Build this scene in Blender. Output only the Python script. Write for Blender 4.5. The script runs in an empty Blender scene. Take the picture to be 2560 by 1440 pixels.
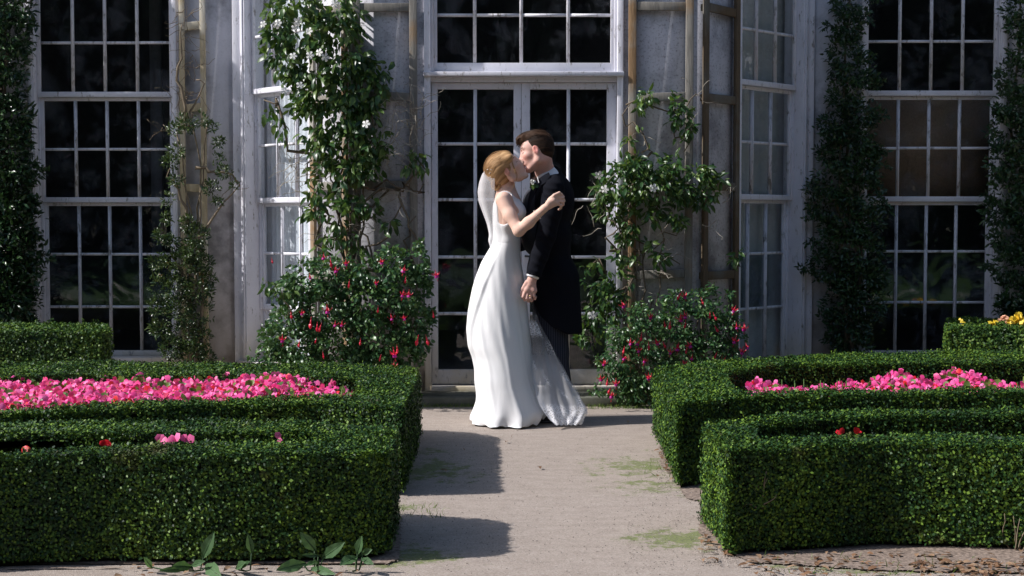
import bpy, math, random
import numpy as np
from mathutils import Vector, Matrix
from mathutils.geometry import tessellate_polygon
random.seed(7)
rg = np.random.default_rng(11)
R = math.radians
SC = bpy.context.scene
COL = SC.collection

# ---------------------------------------------------------------- camera, sky, sun, exposure
LENS = 50.0
F = LENS / 36.0 * 2560.0
CH = 1.26
PITCH = math.atan(167.0 / F)
cd = bpy.data.cameras.new('camera'); cam = bpy.data.objects.new('camera', cd); COL.objects.link(cam)
cd.lens = LENS; cd.sensor_width = 36; cd.clip_end = 500; cd.clip_start = 0.05
cam.location = (0, 0, CH); cam.rotation_euler = (R(90) - PITCH, 0, 0)
SC.camera = cam
SUN_EL, SUN_AZ = 41.0, 9.0          # sun stands to the left, a touch in front of the facade
w = bpy.data.worlds.new('World'); SC.world = w; w.use_nodes = True
nt = w.node_tree; nt.nodes.clear()
sky = nt.nodes.new('ShaderNodeTexSky'); sky.sky_type = 'NISHITA'; sky.sun_disc = False
sky.sun_elevation = R(SUN_EL); sky.sun_rotation = R(270 - SUN_AZ); sky.air_density = 1.0; sky.dust_density = 1.2; sky.ozone_density = 1.0
bg = nt.nodes.new('ShaderNodeBackground'); bg.inputs[1].default_value = 0.12
wo = nt.nodes.new('ShaderNodeOutputWorld')
nt.links.new(sky.outputs[0], bg.inputs[0]); nt.links.new(bg.outputs[0], wo.inputs[0])
sl = bpy.data.lights.new('sun', 'SUN'); sun = bpy.data.objects.new('sun', sl); COL.objects.link(sun)
sl.energy = 4.6; sl.angle = R(0.5); sl.color = (1.0, 0.96, 0.945)
sdir = Vector((-math.cos(R(SUN_EL)) * math.cos(R(SUN_AZ)), -math.cos(R(SUN_EL)) * math.sin(R(SUN_AZ)), math.sin(R(SUN_EL))))
sun.rotation_euler = (-sdir).to_track_quat('-Z', 'Y').to_euler(); sun.location = (-8, -2, 9)
SC.view_settings.view_transform = 'Standard'; SC.view_settings.look = 'None'
SC.view_settings.exposure = 0.42; SC.view_settings.gamma = 1.0; SC.view_settings.use_curve_mapping = False
SC.cycles.transparent_max_bounces = 24; SC.cycles.max_bounces = 6

# ---------------------------------------------------------------- pixel of the photograph -> real point
_fw = (0, math.cos(PITCH), -math.sin(PITCH)); _up = (0, math.sin(PITCH), math.cos(PITCH))
def ray(x, y):
    u = (x - 1280) / F; v = (720 - y) / F
    return np.array([u, _fw[1] + v * _up[1], _fw[2] + v * _up[2]])
def pt(x, y, Y):
    d = ray(x, y); return np.array([0, 0, CH]) + d * (Y / d[1])
def gz(x, y, Z=0.0):
    d = ray(x, y); return np.array([0, 0, CH]) + d * ((Z - CH) / d[2])

# ---------------------------------------------------------------- materials
def new_mat(name):
    m = bpy.data.materials.new(name); m.use_nodes = True
    t = m.node_tree; t.nodes.clear()
    return m, t
def N(t, typ, **kw):
    n = t.nodes.new(typ)
    for k, v in kw.items():
        if hasattr(n, k): setattr(n, k, v)
        else: n.inputs[k.replace('_', ' ')].default_value = v
    return n
def ramp(t, fac, stops):
    r = t.nodes.new('ShaderNodeValToRGB'); e = r.color_ramp.elements
    while len(e) < len(stops): e.new(0.5)
    for el, (p, c) in zip(e, stops): el.position = p; el.color = (*c, 1)
    t.links.new(fac, r.inputs[0]); return r.outputs[0]
def mixc(t, fac, a, b, mode='MIX'):
    n = t.nodes.new('ShaderNodeMix'); n.data_type = 'RGBA'; n.blend_type = mode
    for sock, v in ((n.inputs[0], fac), (n.inputs[6], a), (n.inputs[7], b)):
        if isinstance(v, (int, float)): sock.default_value = v
        elif isinstance(v, tuple): sock.default_value = (*v, 1)
        else: t.links.new(v, sock)
    return n.outputs[2]
def noise(t, scale, detail=4, rough=0.6, vec=None, stretch=None, dist=0.0):
    n = t.nodes.new('ShaderNodeTexNoise'); n.inputs['Scale'].default_value = scale
    n.inputs['Detail'].default_value = detail; n.inputs['Roughness'].default_value = rough; n.inputs['Distortion'].default_value = dist
    if vec is None:
        tc = t.nodes.new('ShaderNodeTexCoord'); vec = tc.outputs['Object']
    if stretch:
        mp = t.nodes.new('ShaderNodeMapping'); mp.inputs['Scale'].default_value = stretch
        t.links.new(vec, mp.inputs[0]); vec = mp.outputs[0]
    t.links.new(vec, n.inputs['Vector']); return n.outputs[0]
def geo_pos(t): return t.nodes.new('ShaderNodeNewGeometry').outputs['Position']
def finish(t, color, rough=0.6, bump=None, bstr=0.3, bdist=0.01, spec=0.4, sss=0, transl=0, tcol=None, metallic=0, sheen=0):
    p = t.nodes.new('ShaderNodeBsdfPrincipled'); o = t.nodes.new('ShaderNodeOutputMaterial')
    if isinstance(color, tuple): p.inputs['Base Color'].default_value = (*color, 1)
    else: t.links.new(color, p.inputs['Base Color'])
    if isinstance(rough, (int, float)): p.inputs['Roughness'].default_value = rough
    else: t.links.new(rough, p.inputs['Roughness'])
    p.inputs['Specular IOR Level'].default_value = spec; p.inputs['Metallic'].default_value = metallic
    if sheen: p.inputs['Sheen Weight'].default_value = sheen
    if sss:
        p.inputs['Subsurface Weight'].default_value = sss; p.inputs['Subsurface Radius'].default_value = (1, .35, .2); p.inputs['Subsurface Scale'].default_value = .012
    if bump is not None:
        b = t.nodes.new('ShaderNodeBump'); b.inputs['Strength'].default_value = bstr; b.inputs['Distance'].default_value = bdist
        t.links.new(bump, b.inputs['Height']); t.links.new(b.outputs[0], p.inputs['Normal'])
    out = p.outputs[0]
    if transl:
        tr = t.nodes.new('ShaderNodeBsdfTranslucent'); mx = t.nodes.new('ShaderNodeMixShader'); mx.inputs[0].default_value = transl
        c = tcol if tcol is not None else color
        if isinstance(c, tuple): tr.inputs[0].default_value = (*c, 1)
        else: t.links.new(c, tr.inputs[0])
        t.links.new(out, mx.inputs[1]); t.links.new(tr.outputs[0], mx.inputs[2]); out = mx.outputs[0]
    t.links.new(out, o.inputs[0])
    return p
def m_simple(name, c, rough=0.6, spec=0.4, var=0.15, scale=20, bstr=0.2, **kw):
    m, t = new_mat(name); n = noise(t, scale)
    col = ramp(t, n, [(0.3, tuple(x * (1 - var) for x in c)), (0.7, tuple(min(1, x * (1 + var)) for x in c))])
    finish(t, col, rough, n, bstr, 0.004, spec, **kw); return m
def m_leaf(name, dark, mid, light, rough=0.38, spec=0.5, transl=0.22, patch=3.0, brown=None, thin=0):
    m, t = new_mat(name)
    g = t.nodes.new('ShaderNodeNewGeometry')
    n = noise(t, patch, 3, 0.6, g.outputs['Position'])
    a = N(t, 'ShaderNodeMath', operation='MULTIPLY_ADD'); t.links.new(n, a.inputs[0]); a.inputs[1].default_value = 0.9; a.inputs[2].default_value = -0.45
    b = N(t, 'ShaderNodeMath', operation='MULTIPLY_ADD'); t.links.new(g.outputs['Random Per Island'], b.inputs[0]); b.inputs[1].default_value = 0.75; t.links.new(a.outputs[0], b.inputs[2])
    c = N(t, 'ShaderNodeMath', operation='ADD'); t.links.new(b.outputs[0], c.inputs[0]); c.inputs[1].default_value = 0.12
    st = [(0.1, dark), (0.5, mid), (0.92, light)]
    if brown: st.append((0.985, brown))
    col = ramp(t, c.outputs[0], st)
    if thin:
        tn = noise(t, 3.4, 5, .7, g.outputs['Position'], dist=.5); col = mixc(t, ramp(t, tn, [(.60, (0, 0, 0)), (.74, (thin,) * 3)]), col, (.15, .115, .045))
    finish(t, col, rough, None, spec=spec, transl=transl, tcol=mixc(t, 0.5, col, (light[0] * 1.3, light[1] * 1.35, light[2] * .6)))
    return m
# weathered white paint: chips follow the grain, long stains of their own shape
def m_paint(name, base, chips=0.5, dirt=(.20, .19, .18)):
    m, t = new_mat(name); P = geo_pos(t)
    n1 = noise(t, 38, 6, 0.75, P, (1, 1, .28)); n2 = noise(t, 5, 5, 0.6, P); n3 = noise(t, 160, 3, 0.6, P)
    a = ramp(t, n1, [(0.50 + .14 * (1 - chips), (0, 0, 0)), (0.57 + .14 * (1 - chips), (1, 1, 1))])
    c = ramp(t, n2, [(0.3, tuple(v * .86 for v in base)), (0.7, base)])
    ch = ramp(t, n3, [(0.4, dirt), (0.6, tuple(v * 1.7 for v in dirt))])
    # keep chips to part of the surface
    g = ramp(t, noise(t, 9, 3, .5, P), [(.42, (0, 0, 0)), (.6, (1, 1, 1))])
    f = mixc(t, 1.0, a, g, 'MULTIPLY')
    # soiling near the ground
    sx = t.nodes.new('ShaderNodeSeparateXYZ'); t.links.new(P, sx.inputs[0])
    mr = N(t, 'ShaderNodeMapRange'); t.links.new(sx.outputs[2], mr.inputs[0]); mr.inputs[1].default_value = .55; mr.inputs[2].default_value = .05
    mm = N(t, 'ShaderNodeMath', operation='MULTIPLY'); t.links.new(mr.outputs[0], mm.inputs[0]); t.links.new(ramp(t, n2, [(.25, (.2,) * 3), (.6, (1,) * 3)]), mm.inputs[1])
    c = mixc(t, mm.outputs[0], c, (.50, .43, .29))
    finish(t, mixc(t, f, c, ch), 0.55, n1, 0.5, 0.004, 0.3); return m
def m_plaster(name, base, spots=(.16, .15, .16), amt=.5, stain=(.30, .25, .17)):
    m, t = new_mat(name); P = geo_pos(t)
    n1 = noise(t, 2.6, 6, .65, P); n2 = noise(t, 55, 5, .7, P); n3 = noise(t, 9, 5, .6, P, (1, 1, .5))
    c = ramp(t, n1, [(.36, tuple(v * .52 for v in base)), (.5, base), (.75, tuple(min(1, v * 1.12) for v in base))])
    c = mixc(t, ramp(t, n3, [(.5, (0, 0, 0)), (.75, (.22,) * 3)]), c, spots)
    c = mixc(t, ramp(t, n2, [(.52, (0, 0, 0)), (.70, (amt,) * 3)]), c, spots)
    sx = t.nodes.new('ShaderNodeSeparateXYZ'); t.links.new(P, sx.inputs[0])
    mr = N(t, 'ShaderNodeMapRange'); t.links.new(sx.outputs[2], mr.inputs[0]); mr.inputs[1].default_value = .75; mr.inputs[2].default_value = .1
    mm = N(t, 'ShaderNodeMath', operation='MULTIPLY'); t.links.new(mr.outputs[0], mm.inputs[0]); t.links.new(n3, mm.inputs[1])
    c = mixc(t, mm.outputs[0], c, stain)
    finish(t, c, .85, n2, .25, .004, .2); return m
def m_wood(name, a, b, c3, thr=.5):
    m, t = new_mat(name); P = geo_pos(t)
    n1 = noise(t, 14, 7, .7, P, (4, 4, .35)); n2 = noise(t, 2.3, 4, .6, P)
    c = ramp(t, n1, [(.3, a), (.7, b)])
    c = mixc(t, ramp(t, n2, [(thr - .06, (0, 0, 0)), (thr + .08, (1, 1, 1))]), c, mixc(t, n1, c3, tuple(v * 1.5 for v in c3)))
    finish(t, c, .75, n1, .7, .006, .25); return m

M = {}
M['paint'] = m_paint('weathered_white_paint', (.74, .74, .80), .6)
M['paint_bar'] = m_paint('flaking_white_paint', (.76, .76, .81), .95)
M['plaster'] = m_plaster('grey_render', (.46, .46, .50))
M['plaster_rough'] = m_plaster('mottled_render', (.54, .54, .58), (.12, .11, .125), .85)
M['plaster_wall'] = m_plaster('smooth_render', (.56, .56, .60), (.25, .24, .24), .25)
M['wood_grey'] = m_wood('grey_weathered_wood', (.14, .13, .115), (.30, .285, .25), (.22, .15, .085), .62)
M['wood_brown'] = m_wood('brown_weathered_wood', (.17, .105, .055), (.34, .22, .115), (.26, .25, .22), .50)
M['wood_pale'] = m_wood('pale_weathered_wood', (.36, .29, .18), (.58, .50, .34), (.46, .44, .38), .58)
M['wood_dark'] = m_wood('dark_weathered_wood', (.085, .06, .038), (.16, .115, .07), (.12, .11, .09), .55)
M['stone'] = m_plaster('step_stone', (.17, .165, .15), (.07, .07, .06), .7, (.08, .09, .06))
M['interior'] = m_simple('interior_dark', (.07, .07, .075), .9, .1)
M['inner_white'] = m_simple('interior_pale', (.30, .31, .34), .8, .1)
M['blind_brown'] = m_simple('brown_blind', (.34, .22, .14), .9, .1, scale=60)
M['ironwork'] = m_simple('iron', (.04, .04, .04), .5)
def m_glass():
    m, t = new_mat('old_window_glass'); P = geo_pos(t)
    n = noise(t, 3.2, 2, .5, P, dist=.6)
    bp = N(t, 'ShaderNodeBump'); bp.inputs['Strength'].default_value = .35; bp.inputs['Distance'].default_value = .012; t.links.new(n, bp.inputs['Height'])
    gl = t.nodes.new('ShaderNodeBsdfGlossy'); gl.inputs['Roughness'].default_value = .015; t.links.new(bp.outputs[0], gl.inputs['Normal'])
    tr = t.nodes.new('ShaderNodeBsdfTransparent'); tr.inputs[0].default_value = (.90, .92, .93, 1)
    fr = t.nodes.new('ShaderNodeLayerWeight'); fr.inputs[0].default_value = .5
    pw = N(t, 'ShaderNodeMath', operation='POWER'); t.links.new(fr.outputs['Facing'], pw.inputs[0]); pw.inputs[1].default_value = 5.0
    mm = N(t, 'ShaderNodeMath', operation='MULTIPLY_ADD'); t.links.new(pw.outputs[0], mm.inputs[0]); mm.inputs[1].default_value = .94; mm.inputs[2].default_value = .045
    mx = t.nodes.new('ShaderNodeMixShader'); t.links.new(mm.outputs[0], mx.inputs[0]); t.links.new(tr.outputs[0], mx.inputs[1]); t.links.new(gl.outputs[0], mx.inputs[2])
    # dust on the panes: a little dull film in patches
    df = t.nodes.new('ShaderNodeBsdfDiffuse'); df.inputs[0].default_value = (.35, .37, .42, 1)
    d = ramp(t, noise(t, 4, 7, .72, P), [(.48, (.006,) * 3), (.75, (.12,) * 3)])
    m2 = t.nodes.new('ShaderNodeMixShader'); t.links.new(d, m2.inputs[0]); t.links.new(mx.outputs[0], m2.inputs[1]); t.links.new(df.outputs[0], m2.inputs[2])
    o = t.nodes.new('ShaderNodeOutputMaterial'); t.links.new(m2.outputs[0], o.inputs[0]); return m
M['glass'] = m_glass()
M['box'] = m_leaf('box_leaf', (.006, .022, .008), (.023, .068, .014), (.135, .225, .023), .5, .22, .03, 2.6, thin=.55)
M['box_dull'] = m_leaf('box_leaf_far', (.010, .032, .010), (.036, .090, .017), (.14, .22, .030), .5, .22, .03, 2.8, thin=.55)
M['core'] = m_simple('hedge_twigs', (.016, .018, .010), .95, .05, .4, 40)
M['twig'] = m_simple('bare_twigs', (.20, .16, .11), .8, .2)
M['twig_pale'] = m_simple('pale_dry_twigs', (.36, .33, .27), .8, .2)
M['stem'] = m_simple('woody_stems', (.13, .105, .075), .85, .2)
M['ivy'] = m_leaf('dark_evergreen_leaf', (.008, .026, .010), (.018, .050, .016), (.045, .10, .030), .30, .5, .12, 3)
M['pyra'] = m_leaf('small_evergreen_leaf', (.012, .034, .012), (.035, .075, .022), (.10, .14, .04), .32, .5, .18, 5, (.18, .09, .03))
M['climb'] = m_leaf('climber_leaf', (.014, .050, .016), (.040, .105, .025), (.13, .20, .045), .36, .5, .3, 3)
M['fuch'] = m_leaf('fuchsia_leaf', (.018, .060, .024), (.045, .115, .040), (.11, .19, .06), .35, .45, .25, 4)
M['begleaf'] = m_leaf('begonia_leaf', (.04, .10, .02), (.10, .18, .04), (.20, .26, .06), .35, .4, .3)
M['weed'] = m_leaf('broad_weed_leaf', (.045, .10, .04), (.075, .15, .06), (.12, .21, .09), .5, .35, .3, 6)
M['grass'] = m_leaf('grass_blade', (.05, .10, .02), (.10, .18, .03), (.20, .27, .06), .5, .3, .3)
M['tree'] = m_leaf('tree_leaf', (.008, .020, .008), (.014, .035, .012), (.03, .06, .018), .6, .2, .1, 1)
M['dry'] = m_leaf('dry_leaf', (.09, .05, .03), (.20, .11, .06), (.32, .22, .14), .7, .2, .1, 9)
M['wpet'] = m_simple('white_petal', (.80, .80, .76), .5, .3, .05, transl=.2)
M['ypet'] = m_simple('yellow_petal', (.80, .60, .06), .5, .3, .12, transl=.25)
M['peach'] = m_simple('peach_petal', (.82, .45, .30), .5, .3, .1, transl=.25)
M['pink'] = m_leaf('pink_petal', (.76, .035, .20), (.86, .085, .36), (.90, .20, .50), .45, .3, .3, 8)
M['pinkpale'] = m_simple('pink_petal_single', (.90, .17, .40), .45, .3, .12, transl=.25)
M['redpet'] = m_simple('red_petal', (.68, .02, .03), .45, .3, .15, transl=.2)
M['fred'] = m_simple('fuchsia_red', (.62, .015, .05), .35, .45, .15, transl=.15)
M['fpurp'] = m_simple('fuchsia_purple', (.42, .02, .24), .45, .3, .2, transl=.15)

# ---------------------------------------------------------------- mesh building
def world_off(p):
    o = Vector((0, 0, 0))
    while p is not None: o += p.location; p = p.parent
    return o
def tag(o, label=None, cat=None, group=None, kind=None):
    for k, v in (('label', label), ('category', cat), ('group', group), ('kind', kind)):
        if v: o[k] = v
    return o
def empty(name, loc, label, cat, group=None):
    o = bpy.data.objects.new(name, None); COL.objects.link(o); o.location = loc; o.empty_display_size = .1
    return tag(o, label, cat, group)
class MB:
    def __init__(s): s.v = []; s.f = []; s.n = 0
    def add(s, V, Fs):
        V = np.asarray(V, float).reshape(-1, 3)
        if isinstance(Fs, np.ndarray): s.f.append(Fs + s.n)
        else:
            by = {}
            for f in Fs: by.setdefault(len(f), []).append(f)
            for k in by: s.f.append(np.array(by[k], np.int64) + s.n)
        s.v.append(V); s.n += len(V)
    def box(s, x0, x1, y0, y1, z0, z1, T=None):
        V = np.array([(x, y, z) for z in (z0, z1) for y in (y0, y1) for x in (x0, x1)], float)
        if T is not None: V = T(V)
        s.add(V, [(0, 2, 3, 1), (4, 5, 7, 6), (0, 1, 5, 4), (2, 6, 7, 3), (0, 4, 6, 2), (1, 3, 7, 5)])
    def bar(s, a, b, w, d, T=None, up=(0, 1, 0)):
        a = np.array(a, float); b = np.array(b, float); t = b - a; L = np.linalg.norm(t); t /= L
        u = np.array(up, float); sx = np.cross(t, u); sx /= np.linalg.norm(sx); u = np.cross(sx, t)
        V = np.array([p + sx * i * w / 2 + u * j * d / 2 for p in (a, b) for j in (-1, 1) for i in (-1, 1)])
        if T is not None: V = T(V)
        s.add(V, [(0, 2, 3, 1), (4, 5, 7, 6), (0, 1, 5, 4), (2, 6, 7, 3), (0, 4, 6, 2), (1, 3, 7, 5)])
    def tube(s, P, r, n=6, cap=True):
        P = np.asarray(P, float); k = len(P)
        rr = np.full(k, r) if np.isscalar(r) else np.asarray(r, float)
        T = np.gradient(P, axis=0); T /= np.linalg.norm(T, axis=1)[:, None] + 1e-9
        ref = np.array([0.31, .77, .55]); A = np.cross(T, ref); A /= np.linalg.norm(A, axis=1)[:, None] + 1e-9
        B = np.cross(T, A); th = np.linspace(0, 2 * np.pi, n, endpoint=False)
        V = P[:, None] + rr[:, None, None] * (np.cos(th)[None, :, None] * A[:, None] + np.sin(th)[None, :, None] * B[:, None])
        Fs = []
        for i in range(k - 1):
            for j in range(n):
                j2 = (j + 1) % n; Fs.append((i * n + j, i * n + j2, (i + 1) * n + j2, (i + 1) * n + j))
        if cap: Fs += [tuple(range(n))[::-1], tuple((k - 1) * n + j for j in range(n))]
        s.add(V.reshape(-1, 3), Fs)
    def grid(s, G, close_u=False):
        a, b = G.shape[:2]; idx = np.arange(a * b).reshape(a, b)
        j2 = (np.arange(b) + 1) % b if close_u else np.arange(1, b)
        j1 = np.arange(b) if close_u else np.arange(b - 1)
        q = np.stack([idx[:-1][:, j1], idx[:-1][:, j2], idx[1:][:, j2], idx[1:][:, j1]], -1).reshape(-1, 4)
        s.add(G.reshape(-1, 3), q)
    def inst(s, tmpl, pos, A, Bn, sc, wd=None):
        """many copies of a small template: A long axis, Bn blade normal"""
        V, Fs = tmpl; V = np.asarray(V, float); n = len(pos)
        A = A / (np.linalg.norm(A, axis=1)[:, None] + 1e-9)
        S = np.cross(A, Bn); S /= np.linalg.norm(S, axis=1)[:, None] + 1e-9
        B2 = np.cross(S, A); sc = np.asarray(sc, float) * np.ones(n); wd = np.ones(n) if wd is None else wd
        W = pos[:, None] + sc[:, None, None] * (V[None, :, 0, None] * wd[:, None, None] * S[:, None] + V[None, :, 1, None] * A[:, None] + V[None, :, 2, None] * B2[:, None])
        base = (np.arange(n) * len(V))[:, None]
        by = {}
        for f in Fs: by.setdefault(len(f), []).append(f)
        for k in by:
            q = np.array(by[k]); s.f.append(((q[None] + base[:, :, None]).reshape(-1, k)) + s.n)
        s.v.append(W.reshape(-1, 3)); s.n += n * len(V)
    def build(s, name, m, parent=None, smooth=False, at=None):
        V = np.concatenate(s.v) if s.v else np.zeros((0, 3))
        off = np.array(world_off(parent)) if parent else np.zeros(3)
        loc = np.zeros(3)
        if at is not None: loc = np.array(at, float) - off; off = np.array(at, float)
        V = V - off
        me = bpy.data.meshes.new(name)
        me.vertices.add(len(V)); me.vertices.foreach_set('co', V.ravel())
        li = np.concatenate([f.ravel() for f in s.f]); tot = np.concatenate([np.full(len(f), f.shape[1]) for f in s.f])
        me.loops.add(len(li)); me.loops.foreach_set('vertex_index', li.astype(np.int32))
        me.polygons.add(len(tot)); me.polygons.foreach_set('loop_start', np.concatenate([[0], np.cumsum(tot)[:-1]]).astype(np.int32))
        me.update(calc_edges=True)
        if smooth: me.polygons.foreach_set('use_smooth', [True] * len(tot))
        for mm in (m if isinstance(m, list) else [m]): me.materials.append(mm)
        o = bpy.data.objects.new(name, me); COL.objects.link(o); o.location = loc
        if parent: o.parent = parent
        return o
def bevel(o, wd=.003, seg=2):
    b = o.modifiers.new('bevel', 'BEVEL'); b.width = wd; b.segments = seg; b.limit_method = 'ANGLE'; return o
def place(me_obj, loc, rot, parent, sc=1.0):
    """copy a thing/part object to a world place"""
    o = me_obj.copy(); COL.objects.link(o); o.parent = parent
    off = world_off(parent) if parent else Vector((0, 0, 0))
    o.location = Vector(loc) - off; o.rotation_euler = rot; o.scale = (sc,) * 3; return o
def unit(n):
    v = rg.normal(size=(n, 3)); return v / np.linalg.norm(v, axis=1)[:, None]
LEAF4 = ([(0, 0, 0), (.32, .5, .10), (0, 1, 0), (-.32, .5, .10)], [(0, 1, 2, 3)])
LEAF8 = ([(0, 0, 0), (0, .33, .03), (0, .7, -.02), (0, 1, -.16), (-.21, .30, .08), (-.17, .68, .03), (.21, .30, .08), (.17, .68, .03)],
         [(0, 6, 1), (0, 1, 4), (1, 6, 7, 2), (1, 2, 5, 4), (2, 7, 3), (2, 3, 5)])
def pnoise(P, f, seed=0):
    r = np.random.default_rng(seed); o = np.zeros(len(P))
    for i in range(6):
        k = r.normal(size=3) * f * (1 + .35 * i); o += np.sin(P @ k + r.uniform(0, 6.28)) / (1 + .35 * i)
    return o / 3
def in_poly(x, y, poly):
    c = np.zeros(len(x), bool); n = len(poly)
    for i in range(n):
        x1, y1 = poly[i]; x2, y2 = poly[(i + 1) % n]
        cond = ((y1 > y) != (y2 > y))
        with np.errstate(divide='ignore', invalid='ignore'): xi = (x2 - x1) * (y - y1) / (y2 - y1 + 1e-12) + x1
        c ^= cond & (x < xi)
    return c

# ================================================================= GROUND
def m_gravel():
    m, t = new_mat('gravel'); P = geo_pos(t)
    v = t.nodes.new('ShaderNodeTexVoronoi'); v.inputs['Scale'].default_value = 210; t.links.new(P, v.inputs['Vector'])
    n1 = noise(t, 2.2, 5, .6, P); n2 = noise(t, 60, 5, .75, P); n3 = noise(t, 7, 5, .65, P, (1, 2.2, 1))
    bw = t.nodes.new('ShaderNodeRGBToBW'); t.links.new(v.outputs['Color'], bw.inputs[0])
    c = ramp(t, bw.outputs[0], [(.15, (.21, .172, .145)), (.5, (.325, .27, .23)), (.85, (.44, .392, .345))])
    c = mixc(t, .55, c, ramp(t, n3, [(.3, (.235, .197, .166)), (.7, (.36, .31, .267))]))
    c = mixc(t, ramp(t, n2, [(.56, (0, 0, 0)), (.66, (.3,) * 3)]), c, (.18, .145, .12))
    # damp mossy patches at fixed places
    tot = None
    for (x, y, r, s, k) in MOSS:
        q = gz(x, y); vm = t.nodes.new('ShaderNodeMapping'); vm.vector_type = 'POINT'
        vm.inputs['Location'].default_value = (-q[0] * (1 / r), -q[1] * (1 / (r * s)), 0); vm.inputs['Scale'].default_value = (1 / r, 1 / (r * s), 0); t.links.new(P, vm.inputs[0])
        ln = N(t, 'ShaderNodeVectorMath', operation='LENGTH'); t.links.new(vm.outputs[0], ln.inputs[0])
        mr = N(t, 'ShaderNodeMapRange'); t.links.new(ln.outputs['Value'], mr.inputs[0]); mr.inputs[1].default_value = 1.5; mr.inputs[2].default_value = .1; mr.inputs[3].default_value = 0; mr.inputs[4].default_value = k
        if tot is None: tot = mr.outputs[0]
        else:
            a = N(t, 'ShaderNodeMath', operation='MAXIMUM'); t.links.new(tot, a.inputs[0]); t.links.new(mr.outputs[0], a.inputs[1]); tot = a.outputs[0]
    mn = noise(t, 9, 8, .8, P)
    a = N(t, 'ShaderNodeMath', operation='MULTIPLY_ADD'); t.links.new(mn, a.inputs[0]); a.inputs[1].default_value = 3.4; a.inputs[2].default_value = -1.78
    b = N(t, 'ShaderNodeMath', operation='ADD'); t.links.new(a.outputs[0], b.inputs[0]); t.links.new(tot, b.inputs[1])
    f = N(t, 'ShaderNodeMapRange'); t.links.new(b.outputs[0], f.inputs[0]); f.inputs[1].default_value = .38; f.inputs[2].default_value = .66
    f2 = N(t, 'ShaderNodeMath', operation='MULTIPLY'); t.links.new(f.outputs[0], f2.inputs[0]); f2.inputs[1].default_value = .7
    moss = ramp(t, n2, [(.35, (.045, .075, .012)), (.65, (.15, .21, .03))])
    c = mixc(t, f2.outputs[0], c, moss)
    hh = N(t, 'ShaderNodeMath', operation='ADD'); t.links.new(v.outputs['Distance'], hh.inputs[0]); t.links.new(n2, hh.inputs[1])
    finish(t, c, .9, hh.outputs[0], .40, .005, .2); return m
MOSS = [(1040, 1175, .38, 1.1, .9), (1000, 1390, .26, .8, 1.0), (1120, 1165, .2, .9, .5), (1690, 1345, .24, .8, 1.0), (1600, 1165, .35, 1.2, .75), (1640, 1215, .3, 1, .7),
        (1130, 1008, .5, .35, .95), (1540, 1008, .6, .35, .95), (2250, 1418, .45, .25, .9), (1000, 1265, .2, .6, .7), (1740, 1330, .2, .7, .6), (2050, 1415, .3, .2, .6), (1060, 1130, .2, 1.6, .6), (1680, 1130, .15, 1.5, .6)]
M['gravel'] = m_gravel()
M['soil'] = m_simple('dry_soil', (.21, .165, .135), .95, .1, .6, 60, .9)
g = MB()
xs = np.concatenate([[-60, -20, -6], np.linspace(-3, 3, 61), [6, 20, 60]]); ys = np.concatenate([[-60, -20, 0], np.linspace(3, 12, 91), [20, 60]])
X, Y = np.meshgrid(xs, ys); Z = pnoise(np.stack([X.ravel(), Y.ravel(), 0 * X.ravel()], 1), 2.5, 3).reshape(X.shape) * .002
Z[np.abs(X) > 3.1] = 0
g.grid(np.stack([X, Y, Z - .004], -1))
tag(g.build('gravel_path', M['gravel'], smooth=True), 'pale pinkish gravel path between the box hedges', 'path', kind='structure')

g = MB(); g.add([(-60, -60, .004), (60, -60, .004), (60, .5, .004), (-60, .5, .004)], [(0, 1, 2, 3)])  # out-of-view sheet, added so the lower panes reflect dark ground
tag(g.build('unseen_lawn', m_simple('unseen_lawn_green', (.035, .065, .018), .9, .1, .3, 6)), 'dark lawn in front of the parterre', 'unseen_lawn', kind='structure')

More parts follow.
